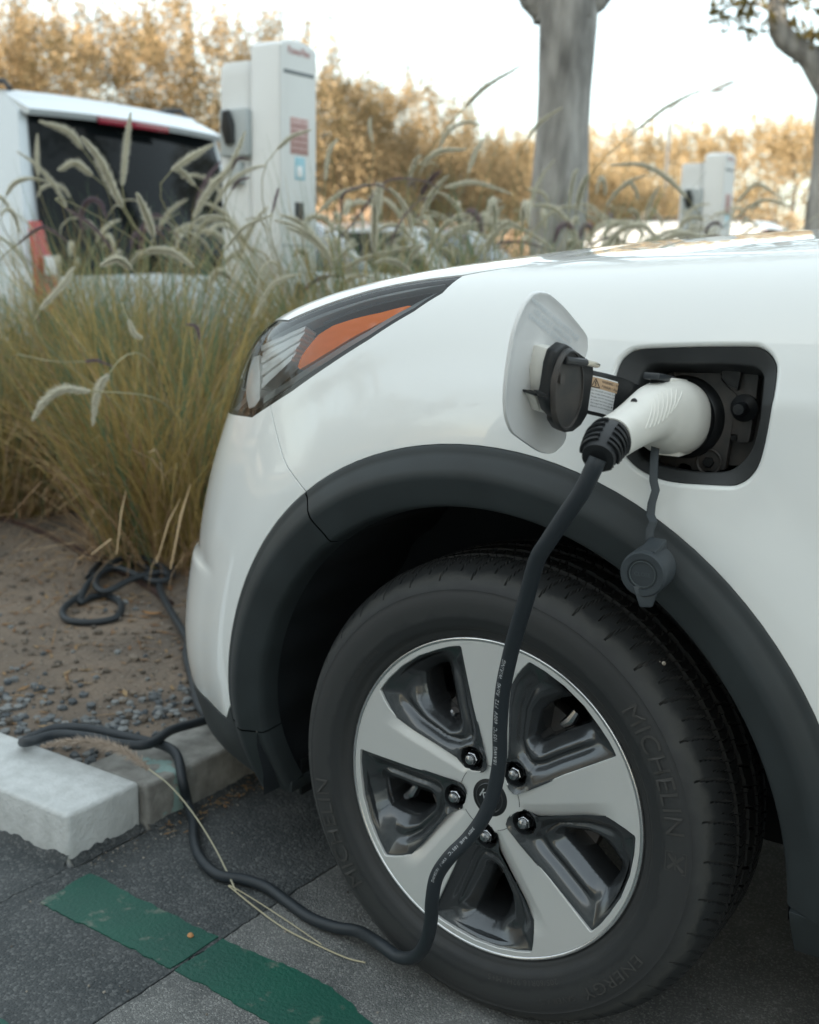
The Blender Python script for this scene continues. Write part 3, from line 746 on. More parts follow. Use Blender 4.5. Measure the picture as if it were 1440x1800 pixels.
ro = Vector((0, 1, 0)).rotation_difference(Vector(ax_)).to_matrix().to_4x4()
o = MB().lathe(prof, 44).build('dust_cap', CAPM, plug, sharp=40); o.matrix_local = Matrix.Translation(Vector(ca)-Vector(sc)) @ ro
mb = MB().lathe([(.0135, .0012), (.0140, .0003), (.0145, .0003), (.0150, .0012)], 40)
o = mb.build('cap_ring_mark', mat('cap_ring', (.07, .085, .09), rough=.5), plug); o.matrix_local = Matrix.Translation(Vector(ca)-Vector(sc)-Vector((0, .0006, 0))) @ ro
V, Fc = text_polys('CLOSE', .0062, 'CENTER')
o = mesh_np('cap_print', np.stack([V[:, 0], V[:, 0]*0+.0005, V[:, 1]-.002], 1), Fc, o.data.materials[0], plug, False); o.matrix_local = Matrix.Translation(Vector(ca)-Vector(sc)-Vector((0, .0004, 0))) @ ro
tg = [P3((1134, 1030), -.110), P3((1135, 1045), -.111), P3((1135, 1068), -.112)]
mb = MB(); mb.loft([[c-wv*w, c+wv*w, c+wv*w+np.array([0, .004, 0]), c-wv*w+np.array([0, .004, 0])] for c, w in zip(tg, (.013, .0115, .0065))], cap0=True, cap1=True)
mb.xform(inv).build('cap_tab', CAPM, plug, bevel=.0015)
# block on the cap's top
q = P3((1148, 965), -.092); bx(q, .0095, .016, .006, 'cap_block', CAPM, plug, R(0), R(15), .0015)

# cable path: px + plane y, then ground contact
SOIL = .095
cab = [((1051, 806), -.205), ((1044, 822), -.207), ((1024, 862), -.206), ((995, 905), -.20), ((965, 950), -.19), ((944, 985), -.178), ((926, 1050), -.160), ((908, 1110), -.143), ((895, 1160), -.130), ((884, 1215), -.118), ((879, 1280), -.105), ((878, 1340), -.096), ((866, 1400), -.092), ((848, 1440), -.092), ((822, 1475), -.097), ((792, 1505), -.107), ((768, 1540), -.105), ((760, 1580), -.100), ((757, 1625), -.085), ((746, 1662), -.066), ((728, 1682), -.048), ((700, 1682), -.036), ((670, 1661), -.026)]
path = [P3(p, y) for p, y in cab]
gr = [((632, 1638), .030), ((590, 1630), .017), ((545, 1613), .012), ((505, 1585), .011), ((470, 1560), .012), ((430, 1546), .012), ((385, 1538), .012), ((355, 1512), .012), ((342, 1480), .013), ((340, 1445), .014), ((330, 1410), .030), ((321, 1372), .075), ((312, 1330), .100), ((292, 1312), .108), ((255, 1302), .112), ((200, 1290), .114), ((150, 1280), .115), ((95, 1281), .112), ((52, 1298), .108), ((40, 1305), .105), ((56, 1303), .124), ((100, 1291), .126), ((160, 1296), .128), ((215, 1308), .128), ((262, 1308), .125), ((300, 1284), .122), ((340, 1272), .118), ((365, 1264), .112), ((359, 1254), .108), ((348, 1236), .106), ((337, 1190), .106), ((327, 1150), .108), ((331, 1128), .108), ((322, 1110), .110), ((298, 1070), .112), ((283, 1040), .114), ((272, 1012), .115), ((248, 992), .117), ((215, 984), .118), ((180, 1002), .118), ((148, 1040), .116), ((112, 1070), .114), ((120, 1090), .108), ((165, 1094), .107), ((205, 1085), .107), ((213, 1062), .107), ((190, 1048), .107), ((160, 1050), .108), ((140, 1058), .110), ((160, 1020), .130), ((200, 998), .132), ((240, 1010), .130), ((272, 1022), .126), ((296, 1016), .124), ((285, 996), .130), ((240, 978), .134), ((196, 990), .134), ((168, 1022), .130), ((186, 1040), .126), ((232, 1018), .134), ((278, 1006), .134), ((301, 1012), .120), ((303, 1000), .112), ((293, 970), .108), ((280, 935), .105), ((268, 900), .105)]
# ------------------------------------------------------------------ wheel
def wheel_pts(px, y=.004):
    P = on_plane(px, 1, y); return np.stack([P[:, 0], P[:, 2]-WZ], 1)
def z7(pts): return [(600+x*.20833, 1110+y*.20833) for x, y in pts]
wheel = thing('x', None, None); bpy.data.objects.remove(wheel)
wheel = bpy.data.objects.new('front_wheel', None); link(wheel, car); wheel.location = (0, 0, WZ)
POCK = wheel_pts(z7([(1000, 118), (1015, 132), (1060, 380), (1110, 650), (1165, 900), (1203, 1080), (1213, 1140), (1205, 1172), (1175, 1195), (1130, 1203), (1080, 1195), (1020, 1160), (975, 1105), (955, 1070), (930, 1045), (800, 960), (600, 835), (440, 715), (400, 655), (360, 580), (325, 500), (313, 465), (318, 440), (380, 375), (500, 285), (650, 200), (800, 150), (900, 125), (960, 118)]))
HOLE = wheel_pts(z7([(705, 345), (740, 312), (800, 285), (878, 265), (893, 275), (910, 350), (930, 450), (955, 600), (985, 740), (975, 775), (940, 785), (920, 770), (860, 720), (785, 655), (765, 620), (735, 560), (710, 450)]), .03)
NUTC = wheel_pts(z7([(1100, 1072)]), .012)[0]
WEDGE = wheel_pts(z7([(290, 730), (1000, 1200)]))
_r = np.hypot(POCK[:, 0], POCK[:, 1]); POCK = POCK*np.minimum(1, .2128/_r)[:, None]
def rot2(P, a):
    c, s = math.cos(a), math.sin(a); return np.stack([P[..., 0]*c-P[..., 1]*s, P[..., 0]*s+P[..., 1]*c], -1)
ROTS = [2*PI*k/5 for k in range(5)]
pocks = [rot2(POCK, a) for a in ROTS]
circ = lambda r, n: np.array([(r*math.cos(2*PI*i/n), r*math.sin(2*PI*i/n)) for i in range(n)])
VV, T, loops = cdt(circ(.2185, 200), pocks+[circ(.0262, 60)], .0034, .0026)
def face_y(p):
    r = np.hypot(p[:, 0], p[:, 1]); y = .0035+.010*(1-r/.22)**1.3
    y = y+.0016*np.exp(-((r-.0450)/.0009)**2)*0
    for a in ROTS:
        w = rot2(WEDGE, a); d = w[1]-w[0]; L_ = np.linalg.norm(d); d /= L_; n = np.array([-d[1], d[0]])
        c = rot2(POCK.mean(0), a); 
        if (c-w[0])@n < 0: n = -n
        q = p-w[0]; t = q@d; h = q@n
        hh = .5*(h+np.sqrt(h*h+.0015**2))-.0002; y = y+np.clip(hh, 0, .02)*.36*sstep((t+.01)/.02)*sstep((L_+.012-t)/.012)*(h < .035)*(h > -.012)*sstep((r-.044)/.008)*sstep((.195-r)/.05)
    return y
def with_y(p2, y): return np.stack([p2[:, 0], y, p2[:, 1]], 1)
P = with_y(VV, face_y(VV)); e = 1e-4
gx = (face_y(VV+[e, 0])-face_y(VV-[e, 0]))/(2*e); gz = (face_y(VV+[0, e])-face_y(VV-[0, e]))/(2*e)
Nn = np.stack([gx, -np.ones(len(gx)), gz], 1); Nn /= np.linalg.norm(Nn, axis=1, keepdims=True)
V3 = [P]; NN = [Nn]; Fc = []
for t in T:
    a, b, c = P[t[0]], P[t[1]], P[t[2]]; nn = np.cross(b-a, c-a); Fc.append(list(t) if nn[1] < 0 else list(t[::-1]))
base = len(P)
for li, lp in enumerate(loops):
    k = len(lp); y0 = face_y(lp); sg = 1 if li == 0 else -1
    rings = [with_y(lp, y0), with_y(offset_loop(lp, sg*.0006), y0+.0004), with_y(offset_loop(lp, sg*.0009), y0+.0014), with_y(offset_loop(lp, sg*.001), y0+.006)]
    for r_ in rings: V3.append(r_)
    o2 = (offset_loop(lp, sg*.001)-lp); o2 /= np.maximum(np.linalg.norm(o2, axis=1, keepdims=True), 1e-9)
    for w in (0, .5, .95, 1): n_ = np.stack([o2[:, 0]*w, -np.ones(k)*(1-w)-1e-3, o2[:, 1]*w], 1); NN.append(n_/np.linalg.norm(n_, axis=1, keepdims=True))
    for a in range(3):
        for j in range(k):
            q = [base+a*k+j, base+a*k+(j+1) % k, base+(a+1)*k+(j+1) % k, base+(a+1)*k+j]; Fc.append(q if li == 0 else q[::-1])
    base += 4*k
rim = mesh_np('rim', np.vstack(V3), Fc, SILVER, wheel, True, np.vstack(NN))
MB().lathe([(.2185, .0042), (.2192, .0030), (.2205, .0022), (.2222, .0022), (.2233, .0032), (.2237, .0055), (.2237, .012), (.2187, .012)], 160).build('rim_edge', SILVERB, rim, sharp=60)
# hub seams as shallow gaps in the face
for a in ROTS:
    q0 = rot2(WEDGE[1], a); a0 = math.atan2(q0[1], q0[0])
    pts = [(.0455*math.cos(a0+t), .0455*math.sin(a0+t)) for t in np.linspace(-.10, .30, 12)]
    pts = [p for p in pts if not any(inside(np.array([p]), pk)[0] for pk in pocks)]
    if len(pts) > 2:
        yy = face_y(np.array(pts)); MB().tube([(p[0], y-.00002, p[1]) for p, y in zip(pts, yy)], .0005, 5).build('hub_seam', GUN, rim)
# dark pockets
PROF_F = [0, .05, .10, .30, .40, .50, .56, .66, .72, 1.0]
PROF_Y = [.007, .0085, .009, .0145, .0225, .0240, .0200, .0195, .0215, .0370]
VV, T, loops = cdt(offset_loop(densify(POCK, .003), .0012), [smooth_path(np.vstack([HOLE, HOLE[:1]]), 3)[:-1]], .0024, .0018)
def pock_y(p):
    dO = dist_poly(p, POCK); dH = dist_poly(p, HOLE); f = dO/(dO+dH+1e-9)
    y = np.interp(f, PROF_F, PROF_Y)
    # outer edge near the tyre runs flat and low, without a ridge
    ang = np.arctan2(p[:, 1], p[:, 0]); r = np.hypot(p[:, 0], p[:, 1])
    flat = np.interp(f, [0, .12, .55, 1], [.0075, .0100, .022, .037])
    w = sstep((r-.165)/.03); y = y*(1-w)+flat*w
    d = np.hypot(*(p-NUTC).T)
    y = np.where(d < .030, y*sstep((d-.0175)/.012)+(.0125)*(1-sstep((d-.0175)/.012)), y)
    y = np.where(d < .0160, .024, y)+.0
    return y
y = pock_y(VV); P = with_y(VV, y); e = 3e-4
mb = MB(); n0 = len(P)
Fc = []
for t in T:
    a, b, c = P[t[0]], P[t[1]], P[t[2]]; nn = np.cross(b-a, c-a); Fc.append(list(t) if nn[1] < 0 else list(t[::-1]))
hl = loops[1]; k = len(hl)
V3 = np.vstack([P, with_y(hl, pock_y(hl)), with_y(offset_loop(hl, -.001), pock_y(hl)+.002), with_y(offset_loop(hl, -.002), hl[:, 0]*0+.075)])
for a in range(2):
    for j in range(k): Fc.append([n0+a*k+j, n0+(a+1)*k+j, n0+(a+1)*k+(j+1) % k, n0+a*k+(j+1) % k])
pk = mesh_np('spoke_pocket', V3, Fc, GUN, rim)
mb_ = bmesh.new(); mb_.from_mesh(pk.data); bmesh.ops.remove_doubles(mb_, verts=mb_.verts, dist=2e-5); bmesh.ops.recalc_face_normals(mb_, faces=mb_.faces)
for e_ in mb_.edges:
    if len(e_.link_faces) == 2 and e_.calc_face_angle(0) > R(58): e_.smooth = False
# smooth the relief a little
for _k in range(2): bmesh.ops.smooth_vert(mb_, verts=[v for v in mb_.verts if not v.is_boundary and math.hypot(v.co.x-NUTC[0], v.co.z-NUTC[1]) > .02], factor=.5, use_axis_y=True)
mb_.to_mesh(pk.data); mb_.free()
# nut in its well
well = MB().lathe([(.0165, .0115), (.0158, .0125), (.0150, .024), (.0001, .024)], 32)
well.v = [(x+NUTC[0], y_, z+NUTC[1]) for x, y_, z in well.v]
wo = well.build('nut_well', BLACKP, rim)
nut = MB().lathe([(.0112, .024), (.0112, .0205), (.0098, .0190), (.0092, .0110), (.0078, .0098)], 6)
nut.lathe([(.0078, .0098), (.0076, .0080), (.0060, .0052), (.0035, .0038), (.0001, .0034)], 20)
nut.v = [(x+NUTC[0], y_, z+NUTC[1]) for x, y_, z in nut.v]
no = nut.build('lug_nut', NUTM, rim, sharp=25)
for a in ROTS[1:]:
    for src in (pk, wo, no):
        c = src.copy(); COL.objects.link(c); c.parent = rim; c.rotation_euler = (0, -a, 0)
# centre cap
ccp = MB().lathe([(.0272, .016), (.0268, .0128), (.0262, .0118), (.0250, .0113), (.012, .0100), (.0001, .0096)], 48).build('centre_cap', BLACKP, wheel)
V, Fc = text_polys('K I \u039b', .0190, 'CENTER', .72)
V[:, 1] -= .0066; th = R(-28); c_, s_ = math.cos(th), math.sin(th); V2 = np.stack([V[:, 0]*c_-V[:, 1]*s_, V[:, 0]*s_+V[:, 1]*c_], 1)
# bold strokes
mesh_np('cap_emblem', np.stack([V2[:, 0], V2[:, 0]*0+.0093, V2[:, 1]], 1), Fc, mat('emblem_grey', (.50, .52, .53), rough=.35, metal=.4), wheel, False)
MB().lathe([(.0192, .0103), (.0200, .0098), (.0209, .0104)], 48).build('emblem_ring', mat('emblem_ring', (.06, .065, .07), rough=.3, metal=.6), wheel)
# rim barrel and brake
MB().lathe([(.2050, .012), (.2000, .03), (.190, .05), (.186, .12), (.195, .2)], 72).build('rim_barrel', GUN, wheel)
disc = MB().lathe([(.0001, .050), (.066, .050), (.070, .066), (.071, .072), (.140, .072), (.141, .074), (.141, .092), (.07, .092)], 64).build('brake_disc', STEEL, wheel, sharp=40)
for a0, w in ((R(160), .7),):
    mb = MB(); rr = []
    for a in np.linspace(a0-w/2, a0+w/2, 12):
        rr.append([(r_*math.cos(a), y_, r_*math.sin(a)) for r_, y_ in ((.100, .054), (.150, .054), (.157, .062), (.157, .11), (.100, .11))])
    mb.loft(rr, cap0=True, cap1=True).build('brake_caliper', mat('caliper', (.10, .10, .10), rough=.45, metal=.6), wheel, bevel=.003)
for q in ((792, 1262), (727, 1392), (1005, 1265)):
    c = on_plane([q], 1, .055)[0]-np.array([0, 0, WZ])
    b = MB().tube([c+np.array([-.012, 0, -.010]), c, c+np.array([.008, .0, .014])], [.006, .0085, .006], 10).build('brake_bolt', NUTM, wheel)
# tyre
prof = [(.2195, .016), (.2240, .0065), (.2275, .0030), (.2310, .0020), (.2345, .0008), (.2375, -.0040), (.2400, -.0065), (.2440, -.0080), (.2500, -.0100), (.2525, -.0112), (.2560, -.0113), (.2620, -.0120), (.2700, -.0127), (.2780, -.0125), (.2850, -.0108), (.2885, -.0095), (.2900, -.0098), (.2915, -.0080), (.2960, -.0050), (.3010, -.0010), (.3060, .0040), (.3105, .0100), (.3140, .0160), (.3175, .0220), (.3200, .0270), (.3220, .0320), (.3234, .037), (.3245, .0425)]
half = prof+[(.3251+.0012*((y_-.0425)/.06), y_) for y_ in np.arange(.046, .1001, .0028)]
full = half+[(r_, .205-y_) for r_, y_ in half[::-1] if .205-y_ > .102]
PR = np.array(full); NA = 2432
th = np.linspace(0, 2*PI, NA, endpoint=False); TH, J = np.meshgrid(th, np.arange(len(PR)), indexing='ij')
r0 = PR[J, 0]; y0 = PR[J, 1]; dr = np.zeros_like(r0)
for yc in (.050, .0845, .1195, .155):
    dr = dr-.0085*(np.abs(y0-yc-.0008*np.sin(TH*60)) < .0036)*(r0 > .32)
sh = (r0 > .300)
yy_ = np.minimum(y0, .205-y0)
ph = (TH*76/(2*PI)+ (yy_-.03)*9+ (yy_*60)**2*.04) % 1
sip = (ph < .085)
alt = (np.floor(TH*76/(2*PI)+(yy_-.03)*9) % 2) == 0
dr = dr-.0060*sip*sh*(yy_ < .047)*(yy_ > np.where(alt, .002, .013))
phb = (ph+.5) % 1; dr = dr-.0035*(phb < .075)*sh*(yy_ < .045)*(yy_ > .022)
ph2 = (TH*76*2/(2*PI)+ .5*np.sin(y0*120)) % 1
dr = dr-.0045*(ph2 < .16)*(yy_ > .053)*(yy_ < .082)
ph3 = (TH*76/(2*PI)+y0*14) % 1
dr = dr-.005*(ph3 < .12)*(y0 > .088)*(y0 < .117)
r1 = r0+dr
VV = np.stack([r1*np.cos(TH), y0, r1*np.sin(TH)], -1).reshape(-1, 3); m = len(PR)
I, J2 = np.meshgrid(np.arange(NA), np.arange(m-1), indexing='ij'); I = I.ravel(); J2 = J2.ravel(); In = (I+1) % NA
Fq = np.stack([I*m+J2, In*m+J2, In*m+J2+1, I*m+J2+1], 1)
def tyre_mat():
    """rubber with a dusty scuffed shoulder band and a cleaner tread"""
    m_ = bpy.data.materials.new('tyre_rubber_worn'); m_.use_nodes = True; N = m_.node_tree.nodes; L = m_.node_tree.links; b = N['Principled BSDF']
    tc = N.new('ShaderNodeTexCoord'); sp = N.new('ShaderNodeSeparateXYZ'); L.new(tc.outputs['Object'], sp.inputs[0])
    cx = N.new('ShaderNodeCombineXYZ'); L.new(sp.outputs[0], cx.inputs[0]); L.new(sp.outputs[2], cx.inputs[1])
    ln_ = N.new('ShaderNodeVectorMath'); ln_.operation = 'LENGTH'; L.new(cx.outputs[0], ln_.inputs[0])
    nz = N.new('ShaderNodeTexNoise'); nz.inputs['Scale'].default_value = 38; nz.inputs['Detail'].default_value = 6; L.new(tc.outputs['Object'], nz.inputs['Vector'])
    ad = N.new('ShaderNodeMath'); ad.operation = 'MULTIPLY_ADD'; L.new(nz.outputs['Fac'], ad.inputs[0]); ad.inputs[1].default_value = .022; L.new(ln_.outputs['Value'], ad.inputs[2])
    rp = N.new('ShaderNodeValToRGB'); mr = N.new('ShaderNodeMapRange'); mr.inputs[1].default_value = .22+.011; mr.inputs[2].default_value = .345; L.new(ad.outputs[0], mr.inputs[0]); L.new(mr.outputs[0], rp.inputs[0])
    cr = rp.color_ramp; el = cr.elements
    el[0].position = 0.0; el[0].color = (.022, .025, .027, 1); el[1].position = 1.0; el[1].color = (.016, .017, .018, 1)
    for p_, c_ in ((.12, (.028, .030, .031)), (.20, (.021, .024, .026)), (.30, (.020, .023, .025)), (.34, (.030, .033, .034)), (.62, (.032, .034, .036)), (.68, (.044, .047, .048)), (.74, (.058, .060, .058)), (.80, (.018, .021, .023))):
        e_ = el.new(p_); e_.color = (*c_, 1)
    for e_ in el: e_.color = tuple(c*.82 for c in e_.color[:3])+(1,)
    L.new(rp.outputs[0], b.inputs['Base Color']); b.inputs['Roughness'].default_value = .66
    n2 = N.new('ShaderNodeTexNoise'); n2.inputs['Scale'].default_value = 260; L.new(tc.outputs['Object'], n2.inputs['Vector'])
    bp = N.new('ShaderNodeBump'); bp.inputs['Strength'].default_value = .2; bp.inputs['Distance'].default_value = .001; L.new(n2.outputs['Fac'], bp.inputs['Height']); L.new(bp.outputs[0], b.inputs['Normal'])
    return m_
tyre = mesh_np('tyre', VV, Fq, tyre_mat(), wheel)
auto_sharp(tyre, 40)
def side_y(r): return np.interp(r, [a for a, b in prof], [b for a, b in prof])
def tyre_text(s, size, r_mid, a_start, sx=1.0, direction=-1, parent=tyre, name='tyre_lettering'):
    """raised letters bent round the sidewall; a_start is the angle of the first letter, running clockwise seen from outside"""
    V, Fc = text_polys(s, size, spacing=1.05)
    r_ = r_mid+(V[:, 1]-size*.35); a = a_start+direction*V[:, 0]*sx/r_mid
    P = np.stack([r_*np.cos(a), side_y(r_)-.0021, r_*np.sin(a)], 1)
    return mesh_np(name, P, Fc, RUBTXT, parent, False)
def ang_of(px): q = wheel_pts([px], -.012)[0]; return math.atan2(q[1], q[0]), np.hypot(*q)
a1, r1_ = ang_of((1122, 1226)); a2, r2_ = ang_of((1186, 1468))
V, _ = text_polys('MICHELIN', .034, spacing=1.05); L_ = V[:, 0].max(); span = (a1-a2) % (2*PI)
tyre_text('MICHELIN', .034, .2715, a1, span*.2715/L_)
# opposite side word
tyre_text('MICHELIN', .034, .2715, a1+PI, span*.2715/L_)
a1, _ = ang_of((1133, 1688)); a2, _ = ang_of((1030, 1752))
V, _ = text_polys('ENERGY', .022, spacing=1.05); 
tyre_text('ENERGY', .022, .2715, a1, ((a1-a2) % (2*PI))*.2715/V[:, 0].max())
a1, _ = ang_of((1012, 1752)); tyre_text('SAVER A/S', .011, .2715, a1, 1.1)
tyre_text('205/60R16 92H  M+S', .010, .2475, R(-60), 1.2); tyre_text('TUBELESS RADIAL', .007, .2475, R(150), 1.2)
# X-shaped mark in a frame on the sidewall
a3, r3 = ang_of((1193, 1518))
mb = MB()
def pol(r, a): return (r*math.cos(a), side_y(r)-.001, r*math.sin(a))
def bar(p, q, w=.0011):
    (r_1, a_1), (r_2, a_2) = p, q; d = np.array([(r_2-r_1), (a_2-a_1)*.27]); d /= np.linalg.norm(d); n = np.array([-d[1], d[0]/.27])*w
    mb.add([pol(r_1-n[0], a_1-n[1]), pol(r_1+n[0], a_1+n[1]), pol(r_2+n[0], a_2+n[1]), pol(r_2-n[0], a_2-n[1])], [(0, 1, 2, 3)])
rr0, rr1, da = .2585, .284, .048
for p, q in (((rr0, a3-da), (rr1, a3-da)), ((rr1, a3-da), (rr1, a3+da)), ((rr1, a3+da), (rr0, a3+da)), ((rr0, a3+da), (rr0, a3-da))): bar(p, q, .0006)
bar((rr0+.003, a3-da*.75), (rr1-.003, a3+da*.75), .002); bar((rr0+.003, a3+da*.75), (rr1-.003, a3-da*.75), .002); bar(((rr0+rr1)/2, a3-da*.7), ((rr0+rr1)/2, a3+da*.7), .001)
mb.build('tyre_emblem', RUBTXT, tyre, smooth=False)
for k, (px_, s_) in enumerate((((1167, 1166), .0028), ((1144, 1158), .0014), ((1160, 1163), .0010))):
    c = on_plane([px_], 1, .03)[0]-np.array([0, 0, WZ]); mb = MB()
    mb.lathe([(.0001, -s_), (s_*.8, -s_*.5), (s_, 0), (s_*.6, s_*.7), (.0001, s_)], 7); mb.build('tread_pebble', mat('pebble_pale', (.5, .46, .40), rough=.8), tyre).location = c
# far front wheel (seen under the car only)
w2 = thing('y', None, None); bpy.data.objects.remove(w2)
w2 = bpy.data.objects.new('front_wheel', None); link(w2, car); w2.location = (0, 2*YC, WZ); w2.rotation_euler = (0, 0, PI)
for src in (tyre, rim): c = src.copy(); COL.objects.link(c); c.parent = w2
# ------------------------------------------------------------------ cabin and rear of the car (right of the picture, just outside it)
def xs_ring(x, top, base=1.02):
    h = top-base; half = [(.045, base), (.075, base+h*.35), (.15, base+h*.80), (.26, top-.012), (.5, top+.004), (.9, top+.010)]
    return [(x, y, z) for y, z in half]+[(x, 2*YC-y, z) for y, z in half[::-1][1:]]
cabin = MB().loft([xs_ring(*q) for q in ((.44, 1.075), (.62, 1.185), (.95, 1.365), (1.30, 1.515), (1.6, 1.545), (2.4, 1.54), (3.0, 1.46), (3.35, 1.28), (3.5, 1.06))], cap0=True, cap1=True).build('window_glass', GLASSD, car, sharp=60)
def top_strip(xs_, f0, f1, off, name, m_):
    rings = []
    for x in xs_:
        top = np.interp(x, [.44, .62, .95, 1.30, 1.6, 2.4, 3.0, 3.35, 3.5], [1.075, 1.185, 1.365, 1.515, 1.545, 1.54, 1.46, 1.28, 1.06]); r_ = np.array(xs_ring(x, top)); k = np.linspace(f0, f1, 9)
        rings.append([tuple(np.array([x, np.interp(t, range(len(r_)), r_[:, 1]), np.interp(t, range(len(r_)), r_[:, 2])])+[0, (0 if abs(t-5) < 4 else (-off if t < 5 else off)), off]) for t in k])
    return MB().loft(rings, closed=False).build(name, m_, car, sharp=60)
top_strip(np.linspace(1.28, 3.0, 10), 2.3, 7.7, .008, 'roof', WHITE)
top_strip(np.linspace(.46, 1.32, 8), 2.2, 3.0, .008, 'windscreen_pillar', WHITE); top_strip(np.linspace(.46, 1.32, 8), 7.0, 7.8, .008, 'windscreen_pillar', WHITE)
for x in (1.52, 2.45): top_strip(np.linspace(x, x+.10, 3), .2, 2.6, .006, 'door_pillar', BLACKP); top_strip(np.linspace(x, x+.10, 3), 7.4, 9.8, .006, 'door_pillar', BLACKP)
top_strip(np.linspace(2.9, 3.46, 6), .1, 2.6, .008, 'rear_pillar', WHITE); top_strip(np.linspace(2.9, 3.46, 6), 7.4, 9.9, .008, 'rear_pillar', WHITE)
XW = 2.70
def arc_s(r, a0, a1, n):
    base_ = arc(r, a0, a1, n) if False else None
    pts = [(r*math.cos(a), WZ+r*math.sin(a)) for a in np.linspace(a0, a1, n)]; sw = xz2w([(.2, z) for x, z in pts]); return np.stack([[XW+x for x, z in pts], sw[:, 1]], 1)
ar = arc_s(.43, PI-.35, .35, 26)
RQ = np.vstack([[(1.754, .16)], [(ar[0][0], .16)], ar, [(ar[-1][0], .16)], [(3.45, .16), (3.45, .92), (1.754, .92)]])
panel('rear_body_side', RQ, [], WHITE, car, step=.05, gap=.001); panel('rear_body_side', RQ, [], WHITE, car, step=.06, mirror=True)
for mir in (0, 1):
    mb = MB(); rr_ = []
    for a in np.linspace(PI+.2, -.2, 40):
        c_, s_ = math.cos(a), math.sin(a); q = [(.45, -.030), (.445, -.042), (.40, -.044), (.385, -.03), (.385, .25)]
        rr_.append([(XW+r*c_, (y if not mir else 2*YC-y), WZ+r*s_) for r, y in q])
    mb.loft(rr_, closed=False).build('arch_cladding', CLAD, car, sharp=50)
panel('sill_cladding', [(1.752, .15), (2.26, .15), (2.26, .05), (1.752, .05)], [], CLAD, car, off=.004, step=.05, depth=.02)
panel('sill_cladding', [(3.14, .15), (3.45, .15), (3.45, .05), (3.14, .05)], [], CLAD, car, off=.004, step=.05, depth=.02)
MB().box((3.40, .02, .24), (3.52, 2*YC-.02, .98)).build('tailgate', WHITE, car, bevel=.05, seg=3)
MB().box((1.7, .10, .22), (3.42, 1.70, .30)).build('floor_pan', DARK, car); MB().box((1.6, .34, .3), (3.40, 1.46, .95)).build('rear_interior', DARK, car)
MB().box((1.70, .02, .86), (3.41, 1.78, 1.03)).build('belt_line', WHITE, car, bevel=.03)
MB().box((.50, .06, .96), (1.74, 1.74, 1.035)).build('cowl', BLACKP, car, bevel=.02)
MB().tube(smooth_path([(1.32, -.034, .93), (1.36, -.06, .935), (1.50, -.06, .935), (1.54, -.034, .93)], 4), .011, 8).build('door_handle', WHITE, car)
MB().box((.66, -.17, 1.03), (.80, .03, 1.17)).build('door_mirror', WHITE, car, bevel=.035, seg=4)
for y_, rz_ in ((0.0, 0), (2*YC, PI)):
    w3 = bpy.data.objects.new('rear_wheel', None); link(w3, car); w3.location = (XW, y_, WZ); w3.rotation_euler = (0, 0, rz_)
    for src in (tyre, rim): c = src.copy(); COL.objects.link(c); c.parent = w3
# ------------------------------------------------------------------ ground
def asphalt(name, c1, c2, sc_=1.0, dust=.0):
    m = bpy.data.materials.new(name); m.use_nodes = True; N = m.node_tree.nodes; L = m.node_tree.links; b = N['Principled BSDF']
    tc = N.new('ShaderNodeTexCoord')
    vo = N.new('ShaderNodeTexVoronoi'); vo.inputs['Scale'].default_value = 230*sc_; L.new(tc.outputs['Object'], vo.inputs['Vector'])
    bw = N.new('ShaderNodeSeparateColor'); L.new(vo.outputs['Color'], bw.inputs[0])
    n = N.new('ShaderNodeTexNoise'); n.inputs['Scale'].default_value = 7; n.inputs['Detail'].default_value = 8; n.inputs['Roughness'].default_value = .65; L.new(tc.outputs['Object'], n.inputs['Vector'])
    rp = N.new('ShaderNodeMapRange'); rp.inputs[1].default_value = .66; rp.inputs[2].default_value = 1.0; L.new(bw.outputs[0], rp.inputs[0])
    r2 = N.new('ShaderNodeMapRange'); r2.inputs[1].default_value = .35; r2.inputs[2].default_value = .7; L.new(n.outputs['Fac'], r2.inputs[0])
    mu = N.new('ShaderNodeMath'); mu.operation = 'MULTIPLY_ADD'; L.new(rp.outputs[0], mu.inputs[0]); mu.inputs[1].default_value = .62; 
    m3 = N.new('ShaderNodeMath'); m3.operation = 'MULTIPLY'; L.new(r2.outputs[0], m3.inputs[0]); m3.inputs[1].default_value = .38; L.new(m3.outputs[0], mu.inputs[2])
    mx = N.new('ShaderNodeMix'); mx.data_type = 'RGBA'; mx.inputs[6].default_value = (*c1, 1); mx.inputs[7].default_value = (*c2, 1); L.new(mu.outputs[0], mx.inputs[0])
    L.new(mx.outputs[2], b.inputs['Base Color']); b.inputs['Roughness'].default_value = .8
    n2 = N.new('ShaderNodeTexNoise'); n2.inputs['Scale'].default_value = 150*sc_; n2.inputs['Detail'].default_value = 6; L.new(tc.outputs['Object'], n2.inputs['Vector'])
    sm = N.new('ShaderNodeMath'); sm.operation = 'SUBTRACT'; L.new(n2.outputs['Fac'], sm.inputs[0]); L.new(vo.outputs['Distance'], sm.inputs[1])
    bp = N.new('ShaderNodeBump'); bp.inputs['Strength'].default_value = .9; bp.inputs['Distance'].default_value = .0022; L.new(sm.outputs[0], bp.inputs['Height']); L.new(bp.outputs[0], b.inputs['Normal'])
    return m
ASPD = asphalt('asphalt_sealed', (.030, .036, .039), (.135, .14, .14))
ASPL = asphalt('asphalt_worn', (.085, .090, .090), (.34, .34, .325), 1.8)
ASPF = asphalt('asphalt_far', (.05, .05, .05), (.09, .09, .09))
